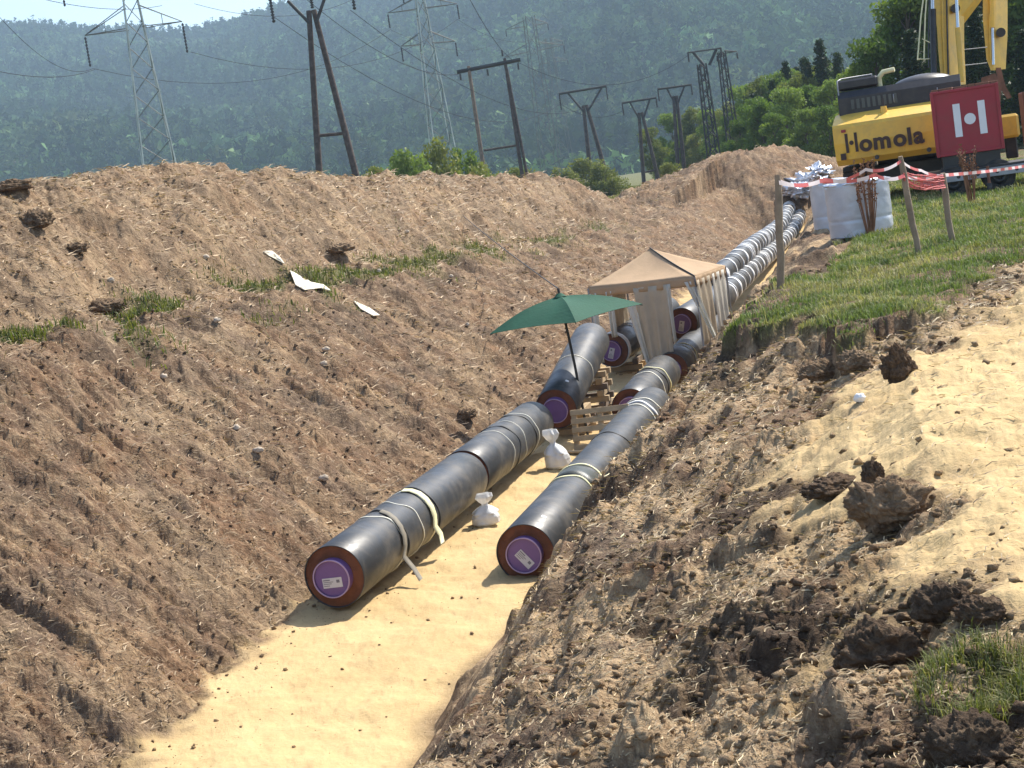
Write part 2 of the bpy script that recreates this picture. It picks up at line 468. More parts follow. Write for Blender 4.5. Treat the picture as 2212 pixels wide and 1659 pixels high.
def earth_mat():
    m, t, b, out = new_mat('earth')
    g = N(t, 'ShaderNodeNewGeometry').outputs['Position']
    at_ = N(t, 'ShaderNodeAttribute', attribute_name='zone')
    sep = N(t, 'ShaderNodeSeparateColor'); t.links.new(at_.outputs['Color'], sep.inputs[0])
    sandf, greenf, palef, darkf = sep.outputs[0], sep.outputs[1], sep.outputs[2], at_.outputs['Alpha']
    big = tex(t, .8, 5, .6, g); mid = tex(t, 5, 6, .65, g, .3); fine = tex(t, 26, 6, .7, g, .6)
    # straw-like fibres: noise pulled out along warped directions
    warp = tex(t, 1.6, 3, .5, g)
    def fib(rot, sc):
        mp = N(t, 'ShaderNodeMapping'); mp.inputs['Rotation'].default_value = rot; mp.inputs['Scale'].default_value = sc
        ad = N(t, 'ShaderNodeVectorMath', operation='MULTIPLY_ADD')
        t.links.new(warp.outputs['Color'], ad.inputs[0]); ad.inputs[1].default_value = (.5, .5, .5); t.links.new(g, ad.inputs[2])
        t.links.new(ad.outputs[0], mp.inputs['Vector'])
        return tex(t, 1.0, 3, .6, mp.outputs[0]).outputs[0]
    f1 = fib((0, 0, .253), (5.5, 36, 6)); f2 = fib((.1, .6, 1.9), (34, 8, 34)); f3 = fib((0, .1, .35), (3.5, 22, 4))
    fibre = mth(t, 'MAXIMUM', f1, f2)
    soil = ramp(t, mid.outputs[0], [(.25, (.065, .040, .026)), (.45, (.15, .098, .062)), (.66, (.25, .168, .108)), (.8, (.37, .26, .17))])
    red = ramp(t, big.outputs[0], [(.4, (.9, .93, .98)), (.65, (1.12, .98, .86))])
    soil = mix(t, 1.0, soil, red, 'MULTIPLY')
    palec = ramp(t, fine.outputs[0], [(.3, (.31, .205, .12)), (.5, (.53, .375, .22)), (.7, (.72, .55, .33))])
    pf = mth(t, 'MULTIPLY', palef, ramp(t, mid.outputs[0], [(.3, (.35,) * 3), (.6, (1,) * 3)]), True)
    c = mix(t, pf, soil, palec)
    c = mix(t, mth(t, 'MULTIPLY', ramp(t, fibre, [(.56, (0,) * 3), (.7, (1,) * 3)]), .5), c, (.58, .43, .27))
    c = mix(t, mth(t, 'MULTIPLY', ramp(t, f3, [(.30, (1,) * 3), (.44, (0,) * 3)]), .75), c, (.075, .05, .032))
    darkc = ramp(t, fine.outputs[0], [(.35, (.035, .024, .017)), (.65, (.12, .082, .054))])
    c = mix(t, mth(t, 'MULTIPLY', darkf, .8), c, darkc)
    sandc = ramp(t, mid.outputs[0], [(.25, (.44, .30, .135)), (.5, (.555, .39, .185)), (.75, (.62, .455, .235))])
    sandc = mix(t, .35, sandc, ramp(t, fine.outputs[0], [(.3, (.40, .28, .13)), (.6, (.62, .465, .25))]))
    sandc = mix(t, mth(t, 'MULTIPLY', ramp(t, fibre, [(.55, (0,) * 3), (.72, (1,) * 3)]), .35), sandc, (.42, .29, .15))
    sandc = mix(t, .3, sandc, ramp(t, big.outputs[0], [(.38, (.38, .27, .13)), (.62, (.64, .485, .26))]))
    c = mix(t, sandf, c, sandc)
    greenc = ramp(t, fine.outputs[0], [(.3, (.06, .075, .025)), (.55, (.14, .15, .055)), (.75, (.30, .25, .13))])
    c = mix(t, mth(t, 'MULTIPLY', greenf, .85), c, greenc)
    t.links.new(c, b.inputs['Base Color'])
    b.inputs['Roughness'].default_value = .95
    b.inputs['Specular IOR Level'].default_value = .15
    hb = mth(t, 'ADD', mth(t, 'MULTIPLY', fine.outputs[0], .6), mth(t, 'ADD', mth(t, 'MULTIPLY', mid.outputs[0], .7), mth(t, 'MULTIPLY', fibre, .5)))
    bp = N(t, 'ShaderNodeBump', i_Distance=.07)
    t.links.new(mth(t, 'SUBTRACT', .95, mth(t, 'MULTIPLY', sandf, .55)), bp.inputs['Strength'])
    t.links.new(hb, bp.inputs['Height']); t.links.new(bp.outputs[0], b.inputs['Normal'])
    return m

def leaf_mat(name, c1, c2, c3, transl=.35, attr=None):
    m, t, b, out = new_mat(name)
    g = N(t, 'ShaderNodeNewGeometry').outputs['Position']
    n1 = tex(t, .55, 4, .6, g); n2 = tex(t, 4, 3, .6, g)
    c = ramp(t, n1.outputs[0], [(.3, c1), (.5, c2), (.7, c3)])
    c = mix(t, .4, c, ramp(t, n2.outputs[0], [(.3, c1), (.7, c3)]))
    oi = N(t, 'ShaderNodeObjectInfo')
    c = mix(t, .35, c, ramp(t, oi.outputs['Random'], [(0, c1), (1, c3)]))
    if attr:
        a = N(t, 'ShaderNodeAttribute', attribute_name=attr)
        c = a.outputs['Color']
    t.links.new(c, b.inputs['Base Color'])
    b.inputs['Roughness'].default_value = .6
    b.inputs['Specular IOR Level'].default_value = .25
    tr = N(t, 'ShaderNodeBsdfTranslucent')
    t.links.new(mix(t, 1.0, c, (1.0, 1.1, .45), 'MULTIPLY'), tr.inputs[0])
    ms = N(t, 'ShaderNodeMixShader', i_0=transl)
    t.links.new(b.outputs[0], ms.inputs[1]); t.links.new(tr.outputs[0], ms.inputs[2]); t.links.new(ms.outputs[0], out.inputs[0])
    return m

def cloth_mat(name, col, transl=.35, rough=.8, var=.12, scale=2.0):
    m, t, b, out = new_mat(name)
    co = N(t, 'ShaderNodeTexCoord').outputs['Object']
    n1 = tex(t, scale, 6, .6, co)
    c = ramp(t, n1.outputs[0], [(.3, tuple(x * (1 - var) for x in col)), (.7, tuple(min(1, x * (1 + var)) for x in col))])
    t.links.new(c, b.inputs['Base Color']); b.inputs['Roughness'].default_value = rough
    tr = N(t, 'ShaderNodeBsdfTranslucent'); t.links.new(c, tr.inputs[0])
    ms = N(t, 'ShaderNodeMixShader', i_0=transl)
    t.links.new(b.outputs[0], ms.inputs[1]); t.links.new(tr.outputs[0], ms.inputs[2]); t.links.new(ms.outputs[0], out.inputs[0])
    n3 = tex(t, 14, 4, .6, co)
    bp = N(t, 'ShaderNodeBump', i_Strength=.25, i_Distance=.03)
    t.links.new(n3.outputs[0], bp.inputs['Height']); t.links.new(bp.outputs[0], b.inputs['Normal'])
    return m

M_EARTH = earth_mat()
def matte_leaf(*a):
    m = leaf_mat(*a)
    for n in m.node_tree.nodes:
        if n.type == 'BSDF_PRINCIPLED':
            n.inputs['Specular IOR Level'].default_value = 0; n.inputs['Roughness'].default_value = 1
    return m
M_CLOD = simple('clod', (.21, .14, .088), .95, 0, .55, 5, .9, 12, (.44, .32, .19), .55, .1)
M_DCLOD = simple('dark_clod', (.10, .066, .042), .95, 0, .5, 5, .9, 12, (.25, .17, .1), .5, .1)
M_CASING = simple('pipe_casing', (.036, .040, .044), .43, 0, .22, 1.5, .06, 30, (.20, .17, .13), .38, .5)
_b = [n for n in M_CASING.node_tree.nodes if n.type == 'BSDF_PRINCIPLED'][0]
_n = tex(M_CASING.node_tree, 2.3, 8, .7, N(M_CASING.node_tree, 'ShaderNodeTexCoord').outputs['Object'], .8)
M_CASING.node_tree.links.new(ramp(M_CASING.node_tree, _n.outputs[0], [(.3, (.3,) * 3), (.7, (.62,) * 3)]), _b.inputs['Roughness'])
M_FOAM = simple('insulation_foam', (.17, .062, .028), .9, 0, .3, 6, .5, 40)
M_CAP = simple('purple_cap', (.17, .09, .26), .5, 0, .12, 4)
M_LIP = simple('cap_lip', (.42, .30, .47), .5, 0, .1, 4)
M_PAPER = simple('label_paper', (.62, .6, .62), .7, 0, .06, 6)
M_INK = simple('label_ink', (.2, .19, .22), .8, 0, .1)
M_WHITE = simple('white_plastic', (.78, .78, .77), .45, 0, .08, 5, .3, 14)
M_STRAP = simple('pale_strap', (.62, .60, .50), .6, 0, .15, 8, .2, 30)
M_YSTRAP = simple('yellow_strap', (.72, .68, .40), .6, 0, .15, 8, .2, 30)
M_DSTRAP = simple('dark_strap', (.03, .03, .028), .6, 0, .2, 8)
M_WRAP = simple('dark_wrap', (.055, .06, .05), .4, 0, .3, 4, .5, 12)
M_WOOD = simple('raw_wood', (.46, .34, .2), .8, 0, .25, 3, .3, 25)
M_OLDWOOD = simple('weathered_wood', (.2, .15, .11), .9, 0, .3, 3, .4, 25)
M_STAKE = simple('stake_wood', (.25, .19, .13), .9, 0, .35, 4, .4, 25)
M_POLE = simple('tarred_pole', (.062, .046, .038), .85, 0, .4, 2, .3, 20, (.16, .13, .11), .5)
M_STEEL = simple('galvanised_steel', (.42, .46, .42), .5, .3, .25, .6, 0, 20, (.2, .2, .17), .4)
M_DSTEEL = simple('dark_steel', (.10, .11, .10), .6, .2, .3, .6)
M_MAST = simple('mast_steel', (.045, .045, .042), .7, .1, .3, .6)
M_INS = simple('insulator_glaze', (.02, .018, .02), .3, 0, .2, 3)
M_WIRE = simple('wire_metal', (.05, .05, .055), .9, 0, .1, 3, 0, 20, None, 0, .1)
M_GREENC = cloth_mat('green_canvas', (.018, .115, .065), .3)
M_TAN = cloth_mat('tan_canvas', (.58, .41, .25), .3, .85, .12, 1.6)
M_CURT = cloth_mat('pale_curtain', (.68, .60, .46), .4, .85, .12, 1.6)
M_WCURT = cloth_mat('white_curtain', (.80, .78, .70), .35, .85)
M_SACK = cloth_mat('sack_cloth', (.80, .79, .76), .12, .7, .06, 3)
M_YEL = simple('machine_yellow', (.80, .49, .065), .42, 0, .1, 1.2, .04, 30, (.36, .25, .10), .45)
M_BLACK = simple('machine_black', (.018, .018, .022), .4, 0, .25, 2, .05, 20, (.08, .07, .06), .4)
M_RED = simple('container_red', (.33, .022, .035), .5, 0, .12, 1.5, .05, 25, (.2, .05, .04), .4)
M_LOGO = simple('logo_white', (.78, .78, .80), .5, 0, .04, 3)
M_LETTER = simple('letter_brown', (.045, .018, .012), .5, 0, .1, 3)
M_RUBBER = simple('rubber', (.025, .024, .023), .8, 0, .3, 3, .3, 20, (.14, .11, .08), .5)
M_CHASSIS = simple('chassis_grey', (.33, .34, .36), .5, .3, .15, 2, .05, 20, (.16, .12, .09), .5)
M_RUST = simple('rusty_steel', (.22, .10, .06), .8, .2, .35, 4, .3, 20)
M_GLASS = simple('cab_glass', (.02, .03, .035), .08, 0, .1, 2)
M_CHROME = simple('cylinder_rod', (.6, .6, .6), .2, .9, .05, 2)
M_TAPER = simple('tape_red', (.62, .11, .10), .5, 0, .1, 3)
M_TAPEW = simple('tape_white', (.78, .66, .63), .5, 0, .08, 3)
M_NET = simple('red_netting', (.62, .16, .15), .7, 0, .2, 6)
M_DRY = simple('dry_plant', (.26, .13, .07), .9, 0, .4, 4)
M_FILM = simple('silver_film', (.48, .51, .56), .33, .15, .12, 1.2, .6, 4, (.75, .77, .8), .4, .8)
M_FOIL = simple('foil', (.75, .76, .80), .22, .5, .15, 2, .9, 7)
M_RAG = simple('pale_sheet', (.80, .72, .56), .8, 0, .12, 4, .5, 10)
M_STONE = simple('pale_stone', (.50, .41, .31), .9, 0, .2, 5, .5, 10)
M_BARK = simple('bark', (.10, .075, .055), .9, 0, .35, 3, .5, 15)
M_LEAF1 = leaf_mat('leaf_dark', (.05, .085, .018), (.10, .165, .035), (.19, .27, .065), .42)
M_LEAF2 = leaf_mat('leaf_mid', (.085, .13, .026), (.165, .235, .05), (.27, .34, .10), .42)
M_LEAF3 = leaf_mat('leaf_olive', (.10, .125, .03), (.19, .21, .06), (.30, .30, .12), .42)
M_NEEDLE = leaf_mat('needles', (.015, .03, .01), (.03, .055, .016), (.055, .085, .025), .2)
M_FOREST = matte_leaf('forest_leaves', (.03, .05, .02), (.05, .07, .03), (.08, .09, .04), .15, 'tint')
M_GRASS = leaf_mat('grass_blades', (.05, .08, .014), (.11, .15, .03), (.3, .27, .1), .35, 'tint')
M_STRAW = leaf_mat('straw', (.3, .22, .12), (.5, .38, .22), (.6, .45, .28), .1, 'tint')
M_HILL = simple('forest_floor', (.035, .045, .022), .95, 0, .4, .01)
M_ROCK = simple('bare_rock', (.42, .38, .32), .95, 0, .2, .05)

# ------------------------------------------------------------------ ground sheets
def build_ground():
    u = np.concatenate([-np.geomspace(1.6, .40, 26), np.linspace(-.39, .40, 1120), np.geomspace(.41, 1.6, 26)])
    rows = [2.0]
    while rows[-1] < 135: rows.append(rows[-1] * 1.0034)
    while rows[-1] < 900: rows.append(rows[-1] * 1.02)
    Y = np.array(rows)
    U, YY = np.meshgrid(u, Y)
    X = U * YY
    z, sandm, green, pale, dark, floor, left, turf = terrain(X.ravel(), YY.ravel())
    V = np.stack([X.ravel(), YY.ravel(), z], 1)
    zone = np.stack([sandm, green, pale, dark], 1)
    ny, nx = U.shape
    idx = np.arange(ny * nx).reshape(ny, nx)
    F = np.stack([idx[:-1, :-1], idx[:-1, 1:], idx[1:, 1:], idx[1:, :-1]], -1).reshape(-1, 4)
    c = F[:, 0]
    q = V[:, 0] + 8.16 - AX * V[:, 1]
    fl = floor[c] > .5; far = (V[c, 1] > 140) | (q[c] < -22)
    sets = [('trench_floor', fl), ('spoil_bank', ~fl & ~far & (q[c] < 1)), ('meadow', far & ~fl), ('ground', ~fl & ~far & (q[c] >= 1))]
    for name, m in sets:
        f = F[m]
        used, inv = np.unique(f, return_inverse=True)
        o = mesh_np(name, V[used], inv.reshape(f.shape), M_EARTH, smooth=True, attrs={'zone': zone[used]})
        tag(o, kind='structure')
    # behind the camera
    xs = np.linspace(-12, 12, 49); ys = np.linspace(-20, 2.0, 45)
    XX, Y2 = np.meshgrid(xs, ys)
    z2 = np.full(XX.size, 0.0); zz, s2, g2, p2, d2, f2, l2, t2 = terrain(XX.ravel(), np.maximum(Y2.ravel(), 2.0))
    i2 = np.arange(XX.size).reshape(XX.shape)
    F2 = np.stack([i2[:-1, :-1], i2[:-1, 1:], i2[1:, 1:], i2[1:, :-1]], -1).reshape(-1, 4)
    o = mesh_np('ground', np.stack([XX.ravel(), Y2.ravel() - .004, zz], 1), F2, M_EARTH, smooth=True, attrs={'zone': np.stack([s2, g2, p2, d2], 1)})
    tag(o, kind='structure')
build_ground()

# ------------------------------------------------------------------ hill and forest
def hill_z(x, y):
    u = x / np.maximum(y, 1)
    a = np.interp(y, [250, 700, 850, 1000, 1400, 1800, 2200, 2420, 2700], [-6, -8, 6, 34, 108, 196, 296, 312, 260])
    k = np.interp(u, [-.6, -.32, -.25, -.16, -.08, 0.1, .35, .6], [1.06, 1.0, .95, .86, .96, 1.12, 1.2, 1.15])
    rid = 22 * noise(u * 7 + 3, y / 900, 11) + 16 * noise(x / 260, y / 420, 12) + 6 * noise(x / 90, y / 120, 13)
    s = sstep(750, 1200, y)
    return a * (1 + (k - 1) * s) + rid * s

def build_hill():
    u = np.linspace(-.85, .85, 171); y = np.concatenate([np.linspace(300, 2700, 130)])
    U, Y = np.meshgrid(u, y); X = U * Y
    z = hill_z(X.ravel(), Y.ravel())
    z = np.where(Y.ravel() < 700, z - 1.0, z)
    idx = np.arange(X.size).reshape(X.shape)
    F = np.stack([idx[:-1, :-1], idx[:-1, 1:], idx[1:, 1:], idx[1:, :-1]], -1).reshape(-1, 4)
    tag(mesh_np('hills', np.stack([X.ravel(), Y.ravel(), z], 1), F, M_HILL, smooth=True), kind='structure')
    rng = np.random.default_rng(7)
    n = 52000
    yy = np.sqrt(rng.uniform(640 ** 2, 2480 ** 2, n)); uu = rng.uniform(-.5, .52, n); xx = uu * yy
    keep = (yy > 760) | (noise(xx / 60, yy / 60, 3) > .1)
    # a bare patch high on the slope
    px = 1640 * .045; rock = ((xx - 200) / 70) ** 2 + ((yy - 2010) / 55) ** 2 < 1
    rock2 = ((xx - 330) / 60) ** 2 + ((yy - 1990) / 12) ** 2 < 1
    keep &= ~(rock | rock2) | (rng.random(n) < .25)
    xx, yy = xx[keep], yy[keep]; n = len(xx)
    zz = hill_z(xx, yy)
    con = noise(xx / 130, yy / 160, 21) + .25 * rng.standard_normal(n) > .05
    h = np.where(con, rng.uniform(12, 23, n), rng.uniform(9, 17, n)); wd = np.where(con, h * .2, h * .38)
    K = 26
    t = rng.random((n, K)); ang = rng.uniform(0, 2 * np.pi, (n, K))
    prof = np.where(con[:, None], (1 - t) * 1.05 + .05, np.sqrt(np.clip(1 - (2 * t - .9) ** 2, .04, 1)))
    rad = wd[:, None] * prof * rng.uniform(.55, 1.1, (n, K))
    cx = xx[:, None] + np.cos(ang) * rad; cy = yy[:, None] + np.sin(ang) * rad
    cz = zz[:, None] + h[:, None] * (.12 + .88 * t)
    s = (h * .13)[:, None, None, None] * np.where(con, .8, 1.15)[:, None, None, None]
    tri = rng.uniform(-1.5, 1.5, (n, K, 3, 3)) * s
    V = np.stack([cx, cy, cz], -1)[:, :, None, :] + tri
    base = np.array([.050, .084, .034])[None] * np.where(con, .75, 1.25)[:, None] * (1 + .5 * noise(xx / 80, yy / 80, 31))[:, None]
    base = base + np.clip(noise(xx / 45, yy / 60, 33) - .1, 0, 1)[:, None] * np.array([.05, .034, .016])
    base = base * np.exp(.42 * rng.standard_normal(n))[:, None]
    tint = np.repeat(np.concatenate([np.clip(base, .008, .3), np.ones((n, 1))], 1), K * 3, 0)
    F = np.arange(n * K * 3).reshape(-1, 3)
    o = mesh_np('distant_forest', V.reshape(-1, 3), F, M_FOREST, attrs={'tint': tint})
    tag(o, 'mixed forest covering the hazy hillside behind the pylons', 'forest', kind='stuff')
    # pale bare patch
    P = []; Fc = []
    for (cx0, cy0, rx, ry) in ((200, 2010, 75, 60), (330, 1990, 64, 14)):
        b = len(P); P.append((cx0, cy0))
        for k in range(28):
            a = 2 * math.pi * k / 28; r = 1 + .22 * math.sin(3 * a + cx0) + .1 * math.sin(7 * a)
            P.append((cx0 + rx * r * math.cos(a), cy0 + ry * r * math.sin(a)))
        Fc += [(b, b + 1 + k, b + 1 + (k + 1) % 28) for k in range(28)]
    P = np.array(P); zz = hill_z(P[:, 0], P[:, 1]) + 2.2
    tag(mesh_np('rocky_clearing', np.column_stack([P, zz]), np.array(Fc), M_ROCK, smooth=True), kind='structure')
build_hill()

# ------------------------------------------------------------------ trees
def quads(P, size, rng, flat=0.0, stretch=1.6):
    n = len(P)
    a = rng.standard_normal((n, 3)); a /= np.linalg.norm(a, axis=1)[:, None]
    b = rng.standard_normal((n, 3)); b[:, 2] *= (1 - flat); b -= a * (a * b).sum(1)[:, None]; b /= np.linalg.norm(b, axis=1)[:, None] + 1e-9
    s = size * rng.uniform(.6, 1.3, n)[:, None]
    a = a * s * stretch * .5; b = b * s * .5
    V = np.stack([P - a, P + b * .9 - a * .1, P + a, P - b * .9 + a * .1], 1)
    return V.reshape(-1, 3), np.arange(n * 4).reshape(-1, 4)

def tree_proto(kind, seed):
    """returns trunk MB, crown verts/faces for a tree 10 m tall"""
    rng = np.random.default_rng(seed); pr = random.Random(seed)
    tr = MB(); pts = []
    if kind == 'broad':
        top = [Vector((0, 0, -.3))]
        for k in range(1, 7): top.append(Vector((pr.uniform(-.15, .15) * k * .5, pr.uniform(-.15, .15) * k * .5, k * 1.2)))
        tr.tube(top, [.24, .2, .17, .14, .11, .07, .03], 8)
        cl = []
        for k in range(30):
            z = pr.uniform(1.4, 9.2); f = math.sqrt(max(.05, 1 - ((z - 4.9) / 4.9) ** 2)); a = pr.uniform(0, 6.28); r = pr.uniform(.35, 1) * 2.7 * f
            c = Vector((math.cos(a) * r, math.sin(a) * r, z)); cl.append((c, pr.uniform(.65, 1.25)))
            b = top[min(6, max(1, int((z - 1) / 1.25)))]
            tr.tube([b, b.lerp(c, .5) + Vector((0, 0, .15)), c], [.06, .04, .015], 5)
        cl.append((Vector((0, 0, 9.2)), .8))
        for c, r in cl:
            m = int(310 * r)
            d = rng.standard_normal((m, 3)); d /= np.linalg.norm(d, axis=1)[:, None]
            d *= (r * rng.uniform(.25, 1.12, m) ** .6)[:, None]; d[:, 2] *= .7
            pts.append(np.array(c)[None] + d)
        V, F = quads(np.concatenate(pts), .2, rng)
    elif kind == 'conifer':
        tr.tube([(0, 0, -.3), (0, 0, 5), (0, 0, 9.9)], [.2, .12, .02], 8)
        zz = .8
        while zz < 9.9:
            L = 2.1 * (1 - zz / 10.3) ** .85 * pr.uniform(.8, 1.1)
            nb = 7
            for k in range(nb):
                a = 6.28 * k / nb + pr.uniform(-.3, .3); l = L * pr.uniform(.65, 1.15)
                tip = Vector((math.cos(a) * l, math.sin(a) * l, zz - l * .22))
                tr.tube([(0, 0, zz), tip], [.03, .008], 4, False)
                m = int(14 + 60 * l / 2)
                tt = rng.uniform(.1, 1.05, m)[:, None]
                p = np.array([0, 0, zz])[None] * (1 - tt) + np.array(tip)[None] * tt
                p = p + rng.standard_normal((m, 3)) * np.array([.16, .16, .1]) * (1.2 - .4 * tt)
                pts.append(p)
            zz += pr.uniform(.3, .42)
        V, F = quads(np.concatenate(pts), .15, rng, .5, 2.2)
    else:                                   # bush, many stems from the ground
        cl = []
        for k in range(22):
            a = pr.uniform(0, 6.28); r = pr.uniform(.1, 1) * 4.6; z = pr.uniform(.9, 8.8) * math.sqrt(max(.12, 1 - (r / 5.4) ** 2))
            c = Vector((math.cos(a) * r, math.sin(a) * r, z)); cl.append((c, pr.uniform(.9, 1.8)))
            tr.tube([(pr.uniform(-.4, .4), pr.uniform(-.4, .4), -.3), c * .5 + Vector((0, 0, .8)), c], [.09, .05, .015], 5)
        for c, r in cl:
            m = int(170 * r)
            d = rng.standard_normal((m, 3)); d /= np.linalg.norm(d, axis=1)[:, None]
            d *= (r * rng.uniform(.2, 1.15, m) ** .6)[:, None]
            pts.append(np.array(c)[None] + d)
        V, F = quads(np.concatenate(pts), .3, rng)
        V[:, 2] = np.maximum(V[:, 2], .02)
    return tr, V, F

PROTO = {}
def get_proto(kind, variant, mat):
    key = (kind, variant, mat.name)
    if key not in PROTO:
        tr, V, F = tree_proto(kind, 100 + variant * 7 + len(kind))
        tm = bpy.data.meshes.new('trunk'); tm.from_pydata(tr.v, [], tr.f); tm.polygons.foreach_set('use_smooth', np.array(tr.sm, bool)); tm.materials.append(M_BARK)
        cm = mesh_np('crown', V, F, mat, link=False)
        PROTO[key] = (tm, cm)
    return PROTO[key]

TR = random.Random(5)
def plant_tree(name, label, kind, mat, px, py, d, group, cat='tree', wide=1.0):
    top = at(px, py, d)
    gz = tz(top.x, top.y)
    h = max(1.0, top.z - gz)
    o = thing(name, label, cat, (top.x, top.y, gz - .05), group)
    s = h / 10.0
    o.scale = (s * wide, s * wide, s); o.rotation_euler.z = TR.uniform(0, 6.28)
    tm, cm = get_proto(kind, TR.randrange(3 if kind == 'broad' else 2), mat)
    for nm, me in (('trunk', tm), ('crown', cm)):
        c = bpy.data.objects.new(nm, me); COL.objects.link(c); c.parent = o
    return o

EX_GRP = 'trees behind the excavator'
for i, (px, py, d, lab) in enumerate([
        (1855, 128, 92, 'dark green broad tree at the left end of the wood behind the excavator'),
        (1890, 70, 90, 'broad leafy tree rising above the left end of the excavator hood'),
        (1925, 25, 94, 'tall broad tree whose crown meets the hill left of the boom'),
        (1962, -45, 92, 'tall dark tree just left of the raised yellow boom'),
        (2025, -110, 95, 'tall dark tree directly behind the yellow boom'),
        (2090, -150, 90, 'tall tree standing between the boom and the dipper stick'),
        (2160, -140, 96, 'tall tree behind the dipper stick of the excavator'),
        (2225, -120, 90, 'tall tree right of the dipper stick behind the red container'),
        (2285, -120, 93, 'rightmost tall tree cut by the right edge of the photo')]):
    plant_tree('broadleaf_tree', lab, 'broad', M_LEAF1 if i % 3 else M_LEAF2, px, py, d, EX_GRP, wide=.95)
for px, py, d, lab in [(1962, 60, 84, 'spruce with drooping boughs behind the excavator hood left of the boom'),
                       (2100, 10, 82, 'dark spruce seen in the gap between boom and dipper stick'),
                       (2205, 60, 84, 'dark spruce right of the dipper stick')]:
    plant_tree('spruce_tree', lab, 'conifer', M_NEEDLE, px, py, d, EX_GRP, wide=1.25)
for i, (px, py, d, lab, wd) in enumerate([
        (1640, 205, 140, 'rounded green tree above the far spoil heap', 1.3), (1690, 185, 136, 'bushy tree right of the far lattice masts', 1.3), (1742, 178, 138, 'bushy dark tree in the middle of the tree line', 1.2),
        (1795, 165, 132, 'dense tree left of the excavator counterweight', 1.2), (1668, 240, 132, 'low dark tree just over the far spoil heap', 1.3), (1735, 230, 130, 'low dark tree at the shaded foot of the tree line', 1.3), (1785, 222, 128, 'low dark tree beside the counterweight', 1.2), (1832, 190, 124, 'dark tree behind the left corner of the counterweight', 1.1)]):
    plant_tree('broadleaf_tree', lab, 'broad', (M_LEAF1, M_LEAF2)[i % 2], px, py, d, 'trees of the tree line', wide=wd * .68)
for px, py, d, lab in [(1768, 82, 150, 'tallest pointed spruce in the tree line'), (1806, 110, 146, 'second pointed spruce right of the tallest one'), (1695, 130, 160, 'slim pointed spruce left of the tallest one'), (1735, 120, 158, 'slim spruce just left of the tallest spruce')]:
    plant_tree('spruce_tree', lab, 'conifer', M_NEEDLE, px, py, d, 'trees of the tree line', wide=.95)
for i, (px, py, d, lab) in enumerate([
        (1590, 240, 185, 'narrow tree at the foot of the slim lattice mast'), (1625, 228, 182, 'narrow green tree right of the slim lattice mast'), (1655, 176, 172, 'thin tree rising out of the tree line'), (1705, 142, 170, 'thin pale tree left of the spruces'), (1755, 138, 165, 'tree crown touching the tallest spruce'), (1790, 132, 160, 'tree crown right of the tallest spruce'), (1470, 262, 225, 'leafy tree right of the leaning pole in the light green group'), (1548, 246, 215, 'leafy tree between the two lattice masts'),
        (1402, 272, 215, 'olive green tree behind the leaning double pole in the dip'), (1445, 240, 220, 'light green tree left of the tall lattice mast'), (1490, 226, 218, 'light green tree behind the double pole with the crossarm'),
        (1530, 232, 210, 'green tree just left of the tall lattice mast'), (1568, 215, 205, 'green tree behind the two lattice masts'), (1605, 178, 195, 'green tree right of the two lattice masts'), (1642, 158, 165, 'tall light green tree in the tree line'), (1680, 152, 160, 'tall green tree left of the spruces'), (1722, 150, 150, 'green tree under the tallest spruce'), (1420, 300, 225, 'low green tree by the meadow edge'), (1500, 285, 212, 'low shady tree by the meadow edge'), (1560, 270, 200, 'low tree behind the feet of the lattice masts')]):
    plant_tree('broadleaf_tree', lab, 'broad', M_LEAF3 if i % 2 == 0 else M_LEAF2, px, py, d, 'trees of the tree line', wide=.78)
TT = random.Random(77)
for k in range(26):
    px = TT.uniform(1570, 1840); py = np.interp(px, [1570, 1640, 1700, 1840], [235, 190, 165, 140]) + TT.uniform(0, 75)
    plant_tree('broadleaf_tree', 'green tree in the crowded middle of the tree line', 'broad', (M_LEAF1, M_LEAF2, M_LEAF3)[k % 3], px, py, TT.uniform(140, 185), 'crowded trees in the middle of the tree line', wide=TT.uniform(.55, .8))
for k in range(9):
    px = TT.uniform(1600, 1840); py = np.interp(px, [1600, 1700, 1840], [185, 135, 105]) + TT.uniform(0, 40)
    plant_tree('spruce_tree', 'small pointed spruce among the crowded trees of the tree line', 'conifer', M_NEEDLE, px, py, TT.uniform(150, 180), 'spruces in the middle of the tree line', wide=.9)
for i, (px, py, d, lab, wd) in enumerate([
        (945, 275, 120, 'tall green bush growing behind the spoil bank under the lattice tower', .75), (880, 308, 118, 'dark green bush left of the lattice tower foot', .8), (990, 300, 124, 'olive bush right of the lattice tower foot', .7), (840, 335, 122, 'low bush at the left end of the bush row', .8), (1045, 340, 135, 'low olive bush beside the wooden portal pole', .9), (790, 352, 130, 'low pale green shrub right of the tall double pole', .9),
        (1200, 352, 170, 'olive shrub behind the crest of the spoil bank', 1.1), (1255, 335, 175, 'olive green shrub beside the leaning double pole', 1.2), (1300, 345, 172, 'yellowish shrub right of the leaning double pole', 1.2), (1110, 355, 160, 'dark low shrub right of the wooden portal pole', 1.1),
        (1440, 345, 130, 'pale shrub beside the lower heap', .9)]):
    plant_tree('shrub', lab, 'bush', M_LEAF3 if i > 3 or i == 0 else M_LEAF2, px, py, d, 'shrubs behind the spoil bank', 'shrub', wd)

# ------------------------------------------------------------------ pylons
def insulator(root, p, q):
    p = Vector(p); q = Vector(q); mb = MB(); n = 9
    pts = []; rs = []
    for k in range(n * 2 + 1):
        pts.append(p.lerp(q, k / (n * 2))); rs.append(.13 if k % 2 else .05)
    mb.tube(pts, rs, 8)
    mb.build('insulator', M_INS, root)

